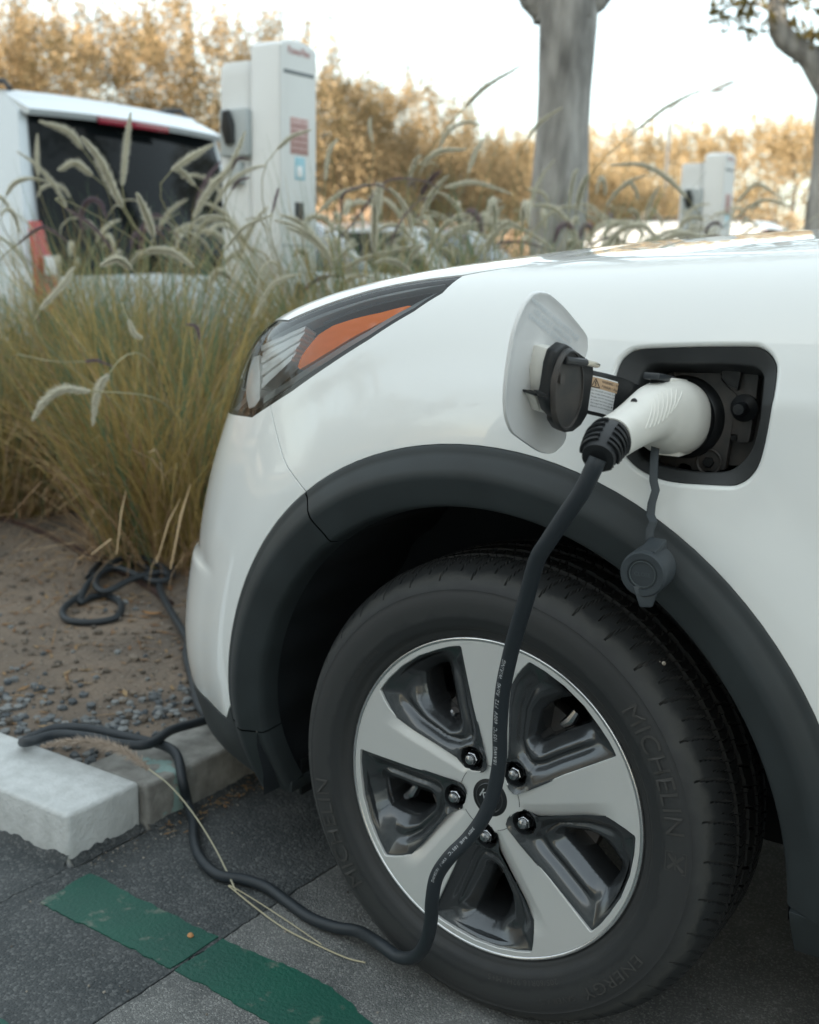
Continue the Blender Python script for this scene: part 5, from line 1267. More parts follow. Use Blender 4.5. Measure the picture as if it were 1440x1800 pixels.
HP = [('D', 4.3, .017, 0, [(146, 263), (120, 232), (69, 213)]), ('C', 3.3, .017, 0, [(215, 366), (194, 319), (172, 276), (144, 241)]), ('C', 3.4, .013, 0, [(215, 327), (222, 258), (230, 198)]),
 ('C', 3.5, .014, 0, [(301, 301), (336, 276), (375, 254)]), ('C', 3.4, .016, 0, [(340, 383), (370, 332), (405, 293), (431, 232)]), ('D', 4.2, .017, 0, [(164, 310), (133, 288), (103, 299)]), ('A', 3.2, .015, 0, [(271, 418), (258, 379), (241, 340)]),
 ('A', 3.1, .014, 0, [(233, 474), (207, 456), (177, 467)]), ('A', 3.2, .014, 0, [(258, 439), (301, 443), (340, 469)]), ('C', 3.6, .012, 0, [(344, 327), (319, 301), (305, 296)]), ('C', 3.6, .010, 0, [(487, 263), (512, 241), (547, 228)]),
 ('C', 3.4, .006, 1, [(407, 301), (418, 280), (439, 280)]), ('C', 3.4, .006, 1, [(407, 335), (420, 318), (439, 312)]), ('D', 4.6, .013, 0, [(10, 345), (25, 323), (52, 314), (86, 319)]), ('D', 4.5, .012, 0, [(67, 310), (65, 275), (66, 235)]),
 ('A', 2.75, .014, 0, [(160, 688), (112, 685), (80, 704), (57, 739)]), ('A', 2.8, .013, 0, [(192, 656), (172, 688), (163, 748)]), ('A', 3.6, .010, 0, [(153, 825), (192, 838), (240, 847)]), ('B', 3.2, .006, 1, [(148, 636), (170, 634), (200, 645)]),
 ('A', 3.0, .006, 1, [(352, 600), (345, 575), (326, 570)]), ('A', 3.0, .010, 0, [(225, 560), (236, 585), (250, 595)]), ('C', 3.5, .006, 1, [(478, 375), (486, 345), (490, 330)]), ('C', 3.3, .009, 0, [(395, 440), (430, 400), (480, 377)]),
 ('E', 3.9, .012, 0, [(820, 186), (853, 153), (920, 113)]), ('I', 5.0, .013, 0, [(927, 244), (951, 214), (988, 189)]), ('G', 3.6, .009, 0, [(1119, 229), (1171, 189), (1229, 159)]), ('E', 4.3, .014, 0, [(737, 290), (774, 266), (820, 263)]),
 ('E', 4.3, .013, 0, [(823, 305), (835, 269), (850, 244)]), ('G', 4.4, .015, 0, [(1208, 348), (1171, 312), (1128, 290), (1073, 290)]), ('G', 4.4, .017, 0, [(1018, 437), (1006, 403), (975, 367), (933, 360)]), ('E', 4.2, .013, 0, [(780, 330), (835, 321), (902, 342)]),
 ('E', 3.9, .007, 1, [(597, 422), (639, 367), (682, 318), (743, 318), (774, 333)]), ('E', 4.0, .012, 0, [(560, 373), (597, 342), (646, 324)]), ('G', 4.3, .013, 0, [(829, 397), (890, 391), (939, 415), (975, 440)]), ('E', 4.2, .012, 0, [(572, 318), (578, 269), (594, 244)]),
 ('E', 4.0, .012, 0, [(768, 440), (755, 405), (725, 385)]), ('G', 4.2, .006, 1, [(1030, 434), (1067, 419), (1110, 428)]), ('K', 6.4, .014, 0, [(1293, 360), (1330, 324), (1373, 348)]), ('K', 6.2, .013, 0, [(1290, 385), (1340, 352), (1400, 365)]),
 ('E', 3.8, .007, 1, [(600, 385), (606, 340), (660, 325), (690, 340)]), ('G', 4.3, .007, 1, [(860, 430), (915, 425), (965, 440)]), ('E', 4.1, .014, 0, [(590, 480), (640, 455), (700, 440), (745, 430)]), ('C', 3.4, .011, 0, [(445, 560), (480, 500), (530, 480)]),
 ('A', 3.1, .012, 0, [(70, 545), (110, 500), (130, 470)]), ('B', 3.6, .007, 1, [(30, 430), (75, 400), (120, 425)]), ('C', 3.4, .007, 1, [(115, 365), (165, 400), (205, 450)]), ('F', 5.2, .012, 0, [(655, 250), (650, 225), (652, 205)])]
for k, (nm, D, r0, pu, px_) in enumerate(HP):
    dd = D+np.linspace(0, rng.uniform(-.08, .08), len(px_)); add_plume(nm, at_dist(px_, dd), r0*1.05, bool(pu), None, 100+k)
for nm, x, y, s in CL:
    far = math.hypot(x-CPOS[0], y-CPOS[1]); cnt = {'A': 3, 'B': 4, 'C': 3, 'D': 8, 'Q': 5, 'S': 26, 'T': 24, 'U': 22, 'E': 26, 'G': 24, 'I': 26}.get(nm, 20 if far > 4.6 else 16)
    for k in range(cnt):
        a = rng.uniform(0, 2*PI); rr_ = rng.uniform(.15, .75); h = rng.uniform(.98, 1.36)*s if nm not in 'STUVW' else rng.uniform(.95, 1.24); b = np.array([x+rr_*math.cos(a), y+rr_*math.sin(a), .09+h*(1-.25*rr_)]); L_ = rng.uniform(.12, .26)
        dr_ = rng.uniform(.3, 1.5); pts = []; e_ = b.copy(); ag = rng.uniform(.2, .9)
        for j in range(5):
            pts.append(e_.copy()); e_ = e_+np.array([math.cos(a)*math.sin(ag), math.sin(a)*math.sin(ag), math.cos(ag)])*L_/4; ag += dr_*.5
        add_plume(nm, pts, rng.uniform(.013, .019) if rng.uniform() < .75 else .006, rng.uniform() < .15, 1300 if far > 5 else 2200, 300+k+int(far*100))
# broken reeds near clump A
for k, (a_, b_, w) in enumerate((((205, 975), (222, 860), .002), ((300, 1000), (335, 850), .003), ((40, 968), (215, 970), .003), ((275, 990), (318, 875), .002), ((230, 790), (300, 850), .003), ((160, 975), (230, 950), .003), ((262, 795), (285, 815), .003))):
    o, base = clumps['A']; A_, B_ = at_dist([a_, b_], [2.75, 2.9]); iv = np.array(o.matrix_world.inverted()); s = np.array([AR[0], AR[1], 0])*w; up = np.array([0, 0, w*.4])
    M_ = (A_+B_)/2+np.array([0, 0, .02]); P = np.array([A_-s*.6, A_+s*.6, M_+s+up, M_-s+up, B_+s*.2, B_-s*.2]); Pl = P@iv[:3, :3].T+iv[:3, 3]
    r = mesh_np('dry_reed', Pl, [[0, 1, 2, 3], [3, 2, 4, 5]], STRAW, o, False); set_rnd(r, [.2]*6)
# fallen plume on its stalk over the kerb, and the pale straw on the asphalt
fw = [on_plane([p], 2, z)[0] for p, z in (((262, 1352), .135), ((220, 1322), .142), ((170, 1306), .140), ((120, 1305), .130), ((72, 1312), .118))]
st = [on_plane([p], 2, z)[0] for p, z in (((262, 1352), .135), ((300, 1382), .115), ((340, 1430), .08), ((375, 1485), .045), ((398, 1530), .02), ((415, 1566), .006))]
t_ = thing('fallen_plume', 'pale furry grass plume fallen across the kerb over the cable', 'grass plume', tuple(fw[0]))
V, Fc, rn = plume_mesh(np.array(fw), .016, 2600, 5); p = mesh_np('plume_head', V-fw[0], Fc, leaf_mat('fallen_hair', (.55, .46, .38), (.36, .30, .25), .3, .8), t_, False); set_rnd(p, rn)
MB().tube([q-fw[0] for q in smooth_path(st, 5)], .0014, 6).build('stalk', mat('stalk', (.40, .38, .28), rough=.6), t_)
s1 = [on_plane([p], 2, z)[0] for p, z in (((402, 1557), .008), ((445, 1592), .006), ((500, 1632), .004), ((560, 1662), .004), ((610, 1684), .003), ((642, 1692), .003))]
s2 = [on_plane([p], 2, z)[0] for p, z in (((404, 1556), .009), ((450, 1583), .007), ((510, 1622), .005), ((565, 1660), .005))]
mb = MB().tube(smooth_path(s1, 5), .0012, 6); mb.tube(smooth_path(s2, 5), .0009, 6); o = mb.build('straw_stalk', mat('straw_pale', (.42, .38, .26), rough=.6), None); tag(o, 'pale dry straw stalk lying on the asphalt beside the cable', 'straw')
# ------------------------------------------------------------------ charging posts
CHW = mat('charger_white', (.72, .74, .74), rough=.45, noise=.05, nscale=4); CHG = mat('charger_grey', (.40, .44, .45), rough=.5)
def rbox(mb, x0, x1, y0, y1, zs, r=.03, m=0, n=5, tops=None):
    rings = []
    for z, ins in zs:
        pts = []
        for (cx_, cy_, a0) in ((x1-r-ins, y1-r-ins, 0), (x0+r+ins, y1-r-ins, PI/2), (x0+r+ins, y0+r+ins, PI), (x1-r-ins, y0+r+ins, 1.5*PI)):
            for k in range(n+1): a = a0+PI/2*k/n; pts.append((cx_+r*math.cos(a), cy_+r*math.sin(a), z))
        rings.append(pts)
    return mb.loft(rings, cap0=True, cap1=True, m=m)
def charger(loc, label):
    t = thing('charging_post', label, 'charging station', loc, 0, 'white charging posts in the planting bed')
    rbox(MB(), -.02, .14, 0, .30, [(0, 0), (1.70, 0), (1.76, .004), (1.80, .02)], .03).build('column', CHW, t, bevel=0)
    # arched head, proud of the column
    mb = MB(); rings = []
    for x in (.0, .008, .155, .166):
        ins = 0 if .0 < x < .16 else .006; rings.append([(x, y, z) for y, z in [(-.012+ins, .55), (-.012+ins, 1.80)]+[(.15-.162*math.cos(a), 1.80+.035*math.sin(a)-ins) for a in np.linspace(.2, PI-.2, 9)]+[(.312-ins, 1.80), (.312-ins, .55)]])
    mb.loft(rings, cap0=True, cap1=True).build('front_housing', CHW, t, bevel=.004, sharp=50)
    rbox(MB(), -.05, .18, -.025, .325, [(0, 0), (.45, 0), (.56, .012), (.60, .02)], .03).build('base_housing', CHW, t)
    rbox(MB(), -.20, -.022, .01, .285, [(0, 0), (1.70, 0), (1.74, .004), (1.76, .012)], .03).build('cable_arm', CHW, t)
    MB().box((-.16, -.050, 1.38), (.0, .012, 1.57)).build('plug_holster', CHG, t, bevel=.012)
    MB().tube([(-.10, -.078, 1.56), (-.10, -.060, 1.50), (-.09, -.055, 1.43)], [.018, .036, .026], 12).build('holstered_plug', BLACKP, t)
    MB().box((-.12, -.04, 1.27), (-.05, .012, 1.36)).build('holster_hook', CHG, t, bevel=.01)
    MB().box((-.0, .312, 1.33), (.10, .345, 1.56)).build('side_holster', CHG, t, bevel=.01)
    def fr(name, y0, y1, z0, z1, m_, x=.1672, th=.004): return MB().box((x-th, y0, z0), (x+.001, y1, z1)).build(name, m_, t, bevel=.0015)
    fr('screen_brow', .02, .285, 1.70, 1.715, mat('brow_grey', (.16, .18, .19), rough=.5)); fr('instruction_label', .075, .235, 1.39, 1.535, mat('label_pink', (.42, .26, .24), rough=.5, col2=(.50, .36, .34), nscale=30)); fr('blue_label', .115, .205, 1.29, 1.38, mat('label_blue', (.30, .52, .60), rough=.5))  # screen brow is a thin dark grey strip
    for z in (1.475, 1.50, 1.45, 1.425, 1.40): fr('label_line', .085, .225, z, z+.006, mat('label_line', (.25, .10, .10), rough=.5), .1682)
    fr('card_reader', .115, .195, 1.115, 1.20, BLACKP); fr('display', .115, .205, .80, .87, BLACKP); fr('panel_seam', .0, .30, 1.02, 1.028, CHG); fr('panel_seam', .0, .30, .91, .918, CHG)
    fr('symbol_plate', .13, .18, 1.30, 1.345, LABELW, .1685)
    V, Fc = text_polys('PowerFlex', .045, 'CENTER'); mesh_np('post_lettering', np.stack([V[:, 0]*0+.1685, V[:, 0]*1.0+.15, V[:, 1]+1.775], 1), Fc, mat('logo_red', (.36, .09, .08), rough=.5), t, False)
    t.scale = (.95, .72, 1.0)
    return t
c0_ = at_dist([(462, 540)], 5.0)[0]
charger((c0_[0]-.05, c0_[1]-.0, .07), 'near white charging post with pink instruction label, behind the grass')
c1_ = at_dist([(1243, 400)], 9.3)[0]
charger((c1_[0]-.05, c1_[1], .07), 'far white charging post right of the middle tree trunk')

# ------------------------------------------------------------------ parked vehicles beyond the bed
def vehicle(name, label, cat, x_rear, y0, y1, L_, H, belt, color, tail=1., hatch=True, nose=.9):
    """rear towards +X; profile rings along X"""
    t = thing(name, label, cat, (x_rear, (y0+y1)/2, 0), 0); W = (y1-y0)/2
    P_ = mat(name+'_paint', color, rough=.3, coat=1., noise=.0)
    if hatch: st = [(.0, .42, 1.0, .93), (-.03, .30, 1.05, .97), (-.10, .24, 1.12, 1.0), (-.9, .22, 1.12, 1.0), (-L_*.6, .22, 1.08, 1.0), (-L_+.5, .24, 1.0, .97), (-L_+.1, .3, .85, .9), (-L_, .4, .7, .8)]
    else: st = [(.0, .45, .90, .86), (-.04, .32, .98, .93), (-.15, .24, 1.02, 1.0), (-1.1, .22, 1.0, 1.0), (-L_*.6, .22, .98, 1.0), (-L_+.6, .24, .88, .97), (-L_+.1, .3, .75, .88), (-L_, .4, .62, .78)]
    rings = []
    for x, zb, zt, w in st:
        zt = zt*belt/1.0 if hatch else zt*belt; ww = W*w; rings.append([(x, -ww*.9, zb), (x, -ww*.99, zb+.12), (x, -ww, zb+.35), (x, -ww*.985, zt-.06), (x, -ww*.94, zt), (x, 0, zt+.02), (x, ww*.94, zt), (x, ww*.985, zt-.06), (x, ww, zb+.35), (x, ww*.99, zb+.12), (x, ww*.9, zb)])
    MB().loft(rings, cap0=True, cap1=True).build('body', P_, t, sharp=40)
    # cabin
    if hatch: cab = [(-.02, belt-.02, .10), (-.10, belt+.05, .06), (-.28, H-.10, .0), (-.40, H-.01, -.02), (-L_*.45, H, -.02), (-L_*.62, H-.06, 0), (-L_*.75, belt+.05, .0)]
    else: cab = [(-.75, belt-.02, .08), (-1.0, belt+.15, .04), (-1.45, H-.03, .0), (-1.9, H, 0), (-2.5, H-.03, 0), (-3.0, belt+.15, .0), (-3.3, belt-.02, 0)]
    rings = []
    for x, zt, dw in cab:
        k = (zt-belt)/(H-belt); wt = W*(.97-.17*max(k, 0)); rings.append([(x, -W*.965, belt-.04), (x, -(W*.965*.35+wt*.65), belt-.04+(zt-belt+.04)*.7), (x, -wt, zt-.03), (x, -wt*.9, zt), (x, 0, zt+.015), (x, wt*.9, zt), (x, wt, zt-.03), (x, (W*.965*.35+wt*.65), belt-.04+(zt-belt+.04)*.7), (x, W*.965, belt-.04)])
    MB().loft(rings, cap0=True, cap1=True).build('cabin', P_, t, sharp=40)
    def quad(name, pts, m_, th=.01, bev=.003, par=t):
        P = [np.array(p, float) for p in pts]; n = np.cross(P[1]-P[0], P[2]-P[0]); n /= np.linalg.norm(n); c = sum(P)/len(P)
        if n@np.array([1, np.sign(c[1])*.6 if abs(c[1]) > W*.7 else 0, .1]) < 0: n = -n
        return MB().loft([[p-n*th for p in P], [p+n*.006 for p in P]], cap0=True, cap1=True).build(name, m_, par, bevel=bev)
    if hatch:
        quad('rear_window', [(-.035, -W*.86, belt+.02), (-.035, W*.86, belt+.02), (-.27, W*.76, H-.13), (-.27, -W*.76, H-.13)], GLASSD, .02)
        sp = MB().loft([[(-.20, y_, H-.105-.03*(abs(y_)/W)**2), (-.22, y_, H-.135-.03*(abs(y_)/W)**2), (-.45, y_, H-.03-.05*(abs(y_)/W)**3), (-.45, y_, H+.012-.05*(abs(y_)/W)**3)] for y_ in np.linspace(-W*.80, W*.80, 9)], cap0=True, cap1=True).build('roof_spoiler', P_, t, sharp=30)
        quad('stop_lamp', [(-.198, -W*.30, H-.150), (-.198, W*.28, H-.150), (-.195, W*.28, H-.112), (-.195, -W*.30, H-.112)], mat('lamp_red', (.26, .010, .035), rough=.2, coat=1), .01)
        for s in (-1, 1):
            q = quad('tail_lamp', [(.03, s*W*.74, belt-.30), (.03, s*W*.97, belt-.30), (-.02, s*W*.985, belt+.34), (-.02, s*W*.91, belt+.34)], mat('tail_red', (.45, .015, .02), rough=.15, coat=1), .03, .01)
            quad('reversing_lamp', [(.045, s*W*.86, belt+.06), (.045, s*W*.95, belt+.06), (.035, s*W*.95, belt+.16), (.035, s*W*.88, belt+.16)], LABELW, .01, .004, q)
            quad('side_window', [(-.5, s*W*.955, belt+.04), (-L_*.62, s*W*.955, belt+.04), (-L_*.52, s*W*.80, H-.13), (-.62, s*W*.80, H-.13)], GLASSD)
            MB().tube([(-.45, s*W*.72, H+.00), (-.50, s*W*.72, H+.045), (-L_*.5, s*W*.72, H+.05), (-L_*.54, s*W*.72, H+.0)], .016, 8).build('roof_rail', BLACKP, t)
    else:
        quad('rear_window', [(-.82, -W*.80, belt+.04), (-.82, W*.80, belt+.04), (-1.40, W*.68, H-.06), (-1.40, -W*.68, H-.06)], GLASSD)
        for s in (-1, 1):
            quad('tail_lamp', [(.006, s*W*.55, belt-.22), (-.03, s*W*.86, belt-.22), (-.05, s*W*.88, belt-.08), (-.0, s*W*.56, belt-.08)], mat('tail_red2', (.28, .012, .012), rough=.15, coat=1), .03, .01)
            q = quad('side_window', [(-1.05, s*W*.955, belt+.03), (-3.0, s*W*.955, belt+.03), (-2.5, s*W*.83, H-.07), (-1.55, s*W*.83, H-.07)], GLASSD)
            MB().tube(smooth_path([(-.95, s*(W*.975), belt+.02), (-1.5, s*(W*.87), H-.045), (-2.5, s*W*.865, H-.04), (-3.1, s*W*.975, belt+.0)], 4), .010, 6).build('chrome_trim', CHROME, q)
    MB().box((-.12, -W*.93, .34), (.045, W*.93, .56)).build('rear_bumper', P_ if not hatch else CLAD, t, bevel=.04, seg=3)
    MB().box((.0, -.26, .62), (.02, .26, .76)).build('number_plate', LABELW, t, bevel=.004)
    for s in (-1, 1):
        for x in (-.85, -L_+.9):
            w_ = MB().lathe([(.20, .02), (.24, -.01), (.31, .0), (.33, .04), (.33, .18), (.28, .2)], 32).build('wheel', RUBBER, t); w_.location = (x, s*(W-.02), .33); w_.rotation_euler = (0, 0, 0 if s < 0 else PI)
            h_ = MB().lathe([(.0001, .03), (.08, .02), (.19, .03), (.21, .01), (.215, .05)], 20).build('hubcap', SILVER, w_)
    return t
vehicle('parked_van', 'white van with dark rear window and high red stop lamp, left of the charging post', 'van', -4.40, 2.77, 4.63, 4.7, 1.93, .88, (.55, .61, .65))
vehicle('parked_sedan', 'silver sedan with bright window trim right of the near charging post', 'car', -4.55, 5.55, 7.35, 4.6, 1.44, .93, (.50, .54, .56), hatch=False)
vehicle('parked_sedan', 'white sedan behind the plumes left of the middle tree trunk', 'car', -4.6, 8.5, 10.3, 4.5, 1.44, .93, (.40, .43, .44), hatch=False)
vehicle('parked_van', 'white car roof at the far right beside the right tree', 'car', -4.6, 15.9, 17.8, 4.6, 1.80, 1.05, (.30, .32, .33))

# ------------------------------------------------------------------ street trees
BARK = mat('grey_bark', (.37, .365, .35), rough=.85, col2=(.12, .118, .113), nscale=6, bump=.8, bscale=34, dist=.02)
N_b = BARK.node_tree.nodes; 
for n_ in list(N_b):
    if n_.type == 'TEX_NOISE':
        mp = N_b.new('ShaderNodeMapping'); mp.inputs['Scale'].default_value = (1.6, 1.6, .42); src = n_.inputs['Vector'].links[0].from_socket
        BARK.node_tree.links.new(src, mp.inputs[0]); BARK.node_tree.links.new(mp.outputs[0], n_.inputs['Vector'])
LEAFT = leaf_mat('tree_leaf', (.05, .075, .035), (.22, .17, .06), .4, .5)
def limb(path, r0, r1, seed, flutes=.06, n=18, base_flare=0):
    r_ = np.random.default_rng(seed); P = smooth_path(path, 5); k = len(P); rings = []; ph = r_.uniform(0, 6, 4)
    for i in range(k):
        T = P[min(i+1, k-1)]-P[max(i-1, 0)]; T /= np.linalg.norm(T); a = np.cross(T, [0.3, 1, 0]); a /= np.linalg.norm(a); b = np.cross(T, a); f = i/(k-1); rr = r0*(1-f)+r1*f; rr *= 1+base_flare*math.exp(-f*12)+.05*math.sin(f*17+ph[3])
        rings.append([P[i]+(a*math.cos(t)+b*math.sin(t))*rr*(1+flutes*math.sin(3*t+ph[0]+f*2)+flutes*.6*math.sin(5*t+ph[1]-f*3)) for t in np.linspace(0, 2*PI, n, endpoint=False)])
    return rings
def leaves(centers, radii, n, size, seed, squash=1.):
    r_ = np.random.default_rng(seed); C_ = np.asarray(centers, float); Rr = np.asarray(radii, float); i = r_.choice(len(C_), n, p=Rr**2/np.sum(Rr**2)); d = r_.normal(0, 1, (n, 3)); d /= np.linalg.norm(d, axis=1, keepdims=True); rad = r_.uniform(.35, 1.0, n)**.6
    c = C_[i]+d*(Rr[i]*rad)[:, None]*[1, 1, squash]
    a = r_.normal(0, 1, (n, 3)); a /= np.linalg.norm(a, axis=1, keepdims=True); b = np.cross(a, r_.normal(0, 1, (n, 3))); b /= np.linalg.norm(b, axis=1, keepdims=True); s = size*r_.uniform(.6, 1.3, n)[:, None]
    V = np.stack([c-a*s, c+b*s*.5, c+a*s, c-b*s*.5], 1).reshape(-1, 3); cr_ = r_.uniform(0, 1, len(C_)); return V, np.arange(4*n).reshape(-1, 4), np.repeat(np.clip(.45*r_.uniform(0, 1, n)+.65*cr_[i]-.05, 0, 1), 4)
def street_tree(px, D, label, limbs, rad, seed):
    b = at_dist([px], D)[0]; t = thing('street_tree', label, 'tree', (b[0], b[1], .06))
    mb = MB(); mb.loft(limb([(0, 0, 0), (.0, .01, 1.0), (.01, 0, 2.0), (.02, 0, 2.95)], rad*1.04, rad*.98, seed, base_flare=.6), cap0=True, cap1=True)
    mb.build('trunk', BARK, t, sharp=60); ends = []
    for path, r0, r1 in limbs:
        MB().loft(limb(path, r0, r1, seed+len(ends)+1, .04, 12), cap0=True, cap1=True).build('limb', BARK, t, sharp=60); ends.append(path)
    return t, ends
r_h = np.array([AR[0], AR[1], 0])/np.hypot(AR[0], AR[1])
def rel(u, z, d=0.): return tuple(r_h*u+np.array([AF[0], AF[1], 0])*d+np.array([0, 0, z]))
t1, e1 = street_tree((974, 440), 7.4, 'grey smooth tree trunk with knobbly fork in the middle background', [([rel(-.05, 2.42), rel(-.13, 2.72), rel(-.42, 3.3), rel(-.8, 4.2)], .13, .06), ([rel(.05, 2.45), rel(.14, 2.7), rel(.38, 3.2, .1), rel(.9, 4.3, .2)], .14, .06), ([rel(.0, 2.8), rel(.0, 3.4), rel(-.1, 4.6, .3)], .12, .05), ([rel(-.10, 2.46), rel(-.18, 2.56), rel(-.22, 2.8)], .09, .11), ([rel(.10, 2.50), rel(.20, 2.56), rel(.26, 2.7)], .08, .09)], .165, 11)
V, Fc, rn = leaves([rel(-.9, 5.2), rel(0, 5.8, .5), rel(1.0, 5.2, .2), rel(.2, 4.9, -.8), rel(-.3, 5.0, 1.2)], [1.0, 1.3, 1.0, .8, .9], 5000, .045, 3); o = mesh_np('crown', V, Fc, LEAFT, t1, False, kind='stuff'); set_rnd(o, rn)
t2, e2 = street_tree((1452, 440), 11.5, 'tree at the right edge with a bough reaching left', [([rel(-.02, 2.45), rel(-.28, 2.82), rel(-.58, 3.06), rel(-.62, 3.6)], .125, .075), ([rel(.05, 2.6), rel(.1, 3.4), rel(.2, 4.4)], .16, .08), ([rel(.0, 2.7), rel(-.06, 3.3), rel(-.25, 4.0)], .09, .05), ([rel(-.5, 3.1), rel(-.72, 3.25), rel(-.98, 3.30)], .03, .01)], .20, 21)
V, Fc, rn = leaves([rel(-.78, 3.16), rel(-1.02, 3.22), rel(-.28, 3.20), rel(.3, 4.2), rel(-.2, 4.6, .5), rel(-1.1, 3.9), rel(-.22, 2.98, .2), rel(.9, 4.0)], [.20, .20, .34, .8, 1.0, .6, .22, .7], 6500, .042, 4); o = mesh_np('crown', V, Fc, LEAFT, t2, False, kind='stuff'); set_rnd(o, rn)

# ------------------------------------------------------------------ hedge trees far behind
HL = leaf_mat('hedge_leaf', (.52, .39, .23), (.066, .062, .025), .45, .55)
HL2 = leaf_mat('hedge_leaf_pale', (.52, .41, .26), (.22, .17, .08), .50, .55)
def bush_mesh(seed, W, H, n, m_, leaf=.05, base=.5):
    r_ = np.random.default_rng(seed); C_ = []; Rr = []
    for i in range(26):
        a = r_.uniform(0, 2*PI); q = W*.5*math.sqrt(r_.uniform()); C_.append((q*math.cos(a), q*math.sin(a), r_.uniform(base+.5, H*.82))); Rr.append(r_.uniform(.55, .95)*W/4)
    for i in range(46):   # sprigs that break the outline
        a = r_.uniform(0, 2*PI); q = W*.5*math.sqrt(r_.uniform()); z0 = H*r_.uniform(.72, .86); h = r_.uniform(.15, .95)*H/5; dx, dy = r_.normal(0, .12, 2)
        for j in range(6): C_.append((q*math.cos(a)+dx*j/5, q*math.sin(a)+dy*j/5, z0+h*j/5)); Rr.append(.15*(1-.13*j)*W/4)
    V, Fc, rn = leaves(C_, Rr, n, leaf, seed, 1.0); o = mesh_np('foliage', V, Fc, m_, None, False); set_rnd(o, rn); me = o.data; bpy.data.objects.remove(o)
    mb = MB()
    for i in range(7):
        a = r_.uniform(0, 2*PI); q = r_.uniform(0, W*.22); mb.loft(limb([(q*math.cos(a), q*math.sin(a), 0), (q*1.3*math.cos(a), q*1.3*math.sin(a), H*.3), (q*2*math.cos(a+.3), q*2*math.sin(a+.3), H*.62)], .07, .03, seed+i, .04, 8), cap0=True, cap1=True)
    o = mb.build('stems', BARK, None); ms = o.data; bpy.data.objects.remove(o); return me, ms
BM = [bush_mesh(400+i, 4.4, 4.9, 42000, HL, .032) for i in range(3)]; BM2 = [bush_mesh(450+i, 4.6, 5.0, 20000, HL2, .05, .0) for i in range(2)]
LM = [bush_mesh(480, 2.8, 2.4, 6000, leaf_mat('low_shrub_leaf', (.66, .50, .38), (.30, .22, .14), .4, .6), .045, -.3)]
def bush(x, y, s, kind, label, grp):
    me, ms = {'h': BM, 'p': BM2, 'l': LM}[kind][rng.integers({'h': 3, 'p': 2, 'l': 1}[kind])]
    t = thing({'h': 'hedge_tree', 'p': 'hedge_tree', 'l': 'low_shrub'}[kind], label, 'shrub' if kind == 'l' else 'tree', (x, y, 0), rng.uniform(0, 6), grp); t.scale = (s[0], s[0], s[1])
    f = bpy.data.objects.new('foliage', me); link(f, t); f['kind'] = 'stuff'; link(bpy.data.objects.new('stems', ms), t); return t
hx = -15.5
words = ['at the left picture edge behind the van roof', 'behind the roof rail of the van', 'above the left part of the van roof', 'above the stop lamp of the van', 'just left of the near charging post', 'directly behind the near charging post', 'just right of the near charging post', 'between the near charging post and the middle trunk', 'left of the middle tree trunk', 'close left of the middle tree trunk, with tall thin sprigs', 'behind the middle tree trunk', 'just right of the middle tree trunk', 'right of the middle trunk, lower against the sky', 'farther right of the middle trunk', 'left of the far charging post']
for y_ in np.arange(-3, 36, 3.1):
    bush(-19.5, y_, (1.15, 1.0), 'h', 'brown hedge tree in the second row, hidden behind the front hedge', 'second row of hedge trees')
yy = -4.5; i = 0
while yy < 38:
    px_ = projpx(np.array([[hx, yy, 3.0]]))[0, 0]
    k = int(np.clip(px_/1180*len(words), 0, len(words)-1)) if -150 < px_ < 1250 else None
    if k is None and px_ < -150: yy += 2.5; continue
    lab_ = 'golden hedge tree '+(words[k] if k is not None else 'outside the picture on the left')
    bush(hx+rng.uniform(-.5, .5), yy, (rng.uniform(.9, 1.08), rng.uniform(.88, 1.06)*(1.0+.22*min(1, max(0, (yy-6)/8))-.3*min(1, max(0, (yy-22)/8)))), 'h', lab_, 'golden hedge trees behind the parking lot'); yy += 2.5
for i, x in enumerate(np.arange(-24, 8, 3.3)):
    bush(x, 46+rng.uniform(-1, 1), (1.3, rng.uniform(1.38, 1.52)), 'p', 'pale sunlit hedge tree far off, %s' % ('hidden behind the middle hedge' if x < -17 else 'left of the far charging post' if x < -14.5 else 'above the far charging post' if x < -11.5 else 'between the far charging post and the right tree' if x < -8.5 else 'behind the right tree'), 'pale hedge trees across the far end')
for i, y in enumerate(np.arange(1.5, 36, 2.7)):
    bush(-12.6+rng.uniform(-.3, .3), y, (rng.uniform(.8, 1.1), rng.uniform(.7, 1.0)), 'l', 'low pale shrub at the hedge foot '+('left of the near charging post' if y < 8 else 'between near charging post and middle trunk' if y < 17 else 'right of the middle trunk'), 'low shrubs along the hedge foot')
DRY = mat('dry_verge', (.34, .27, .19), rough=.95, col2=(.24, .19, .13), nscale=.8, bump=.4, bscale=6, dist=.05)
sheet('verge', [(-60, -40), (-11.5, -40), (-11.5, 80), (-60, 80)], .03, DRY, .04)
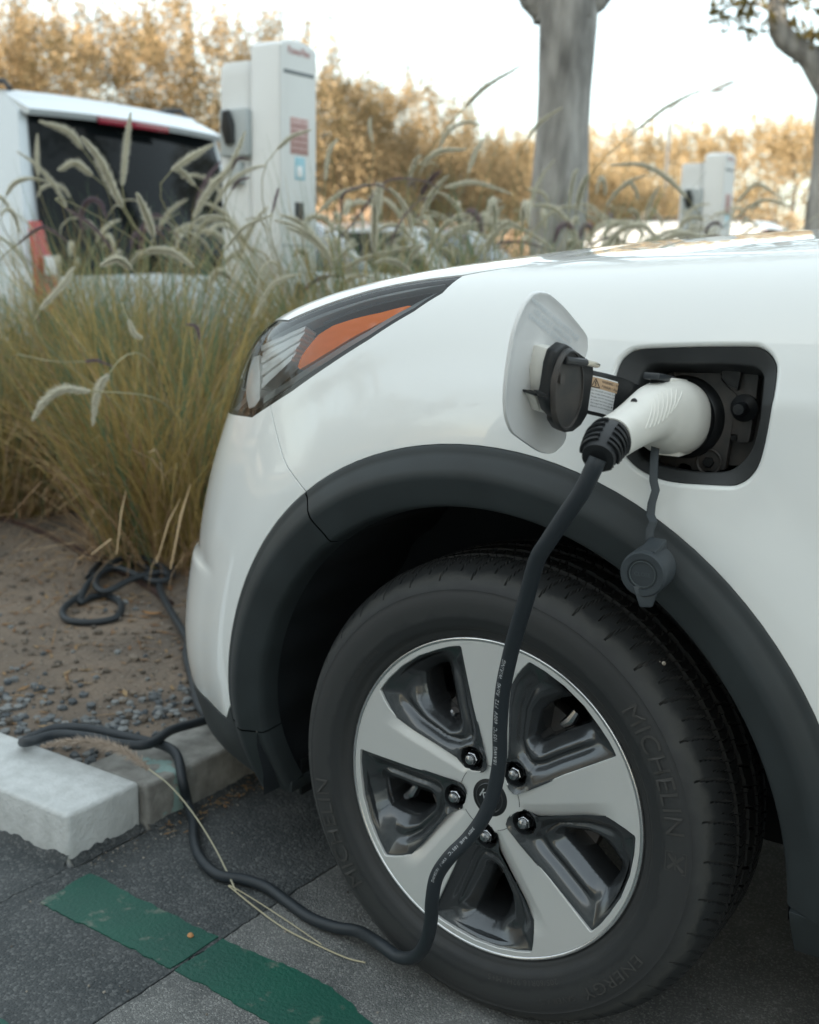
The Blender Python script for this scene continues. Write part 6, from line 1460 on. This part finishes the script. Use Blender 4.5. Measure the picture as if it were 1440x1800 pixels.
# street lamp in the distance
lp = at_dist([(1172, 300)], 42)[0]; tip_ = at_dist([(1278, 148)], 42)[0]; arm0 = at_dist([(1172, 190)], 42)[0]
t = thing('street_lamp', 'tall street lamp with a long arm far behind the hedge', 'street lamp', (lp[0], lp[1], 0)); LMT = mat('lamp_metal', (.09, .10, .11), rough=.6)
b0 = np.array([lp[0], lp[1], 0]); 
MB().tube([(0, 0, 0), (0, 0, arm0[2]*.6), (0, 0, arm0[2])], [.07, .06, .05], 10).build('pole', LMT, t)
MB().tube(smooth_path([(0, 0, arm0[2]-.05), tuple((arm0-b0)*.6+(tip_-b0)*.4+np.array([0, 0, .15])), tuple((tip_-b0)*.97)], 5), .04, 8).build('arm', LMT, t)
u_ = (tip_-arm0); u_ /= np.linalg.norm(u_); c = tip_-b0
MB().loft([[c+u_*a+np.array([0, .13*w, 0])*s1+np.array([0, 0, .05*w])*s2 for s1, s2 in ((-1, -1), (1, -1), (1, 1), (-1, 1))] for a, w in ((-.55, .5), (-.3, 1), (.1, 1), (.3, .4))], cap0=True, cap1=True).build('lamp_head', LMT, t, bevel=.02)
# ------------------------------------------------------------------ unseen building added behind the camera to shade the parking bays
BW = mat('render_wall', (.62, .62, .60), rough=.85, noise=.08, nscale=1.5); BG = mat('window_glass', (.03, .04, .05), rough=.05, spec=.7)
bdir = np.array([math.sin(R(SUN_AZ)), math.cos(R(SUN_AZ)), 0]); blat = np.array([bdir[1], -bdir[0], 0])
bc = np.array([.7, -1.2, 0])+bdir*15
t = thing('added_shade_building', 'pale block added outside the picture to shade the parking bays', 'building', tuple(bc), math.atan2(-blat[1], -blat[0]))
# local x runs along the facade; +y faces away from the camera side
bw = 10.0; bh = 12.2
t.rotation_euler = (0, 0, math.atan2(blat[1], blat[0]))
sgn_ = 1 if (Matrix.Rotation(t.rotation_euler.z, 3, 'Z') @ Vector((0, 1, 0))).dot(Vector(bdir)) > 0 else -1
MB().box((-bw*.62, 0 if sgn_ > 0 else -9, 0), (bw*1.1, 9 if sgn_ > 0 else 0, bh)).build('wall', BW, t)
MB().box((-bw*.62-.2, (0 if sgn_ > 0 else -9)-.2, bh), (bw*1.1+.2, (9 if sgn_ > 0 else 0)+.2, bh+.35)).build('roof', BW, t, bevel=.05)
wm = None
for fl_ in range(3):
    for i in range(8):
        x = -bw*.62+1.2+i*2.05; z = 1.0+fl_*3.8
        if wm is None:
            wo_ = MB().box((0, -.06, 0), (1.3, .06, 1.9)).build('window', BG, t); wm = wo_
        else: wo_ = wm.copy(); link(wo_, t)
        wo_.location = (x, 0, z)

for i, x in enumerate([-27, -23.5, -20, -16.5, -13, 10, 13.5, 17]):  # unseen trees added to give the car paint dark reflections
    bush(x+rng.uniform(-.6, .6), -15+rng.uniform(-1, 1), (1.3, rng.uniform(1.15, 1.6)), 'h', 'tree added outside the picture, only for its reflection in the car paint', 'trees added out of view for reflections')
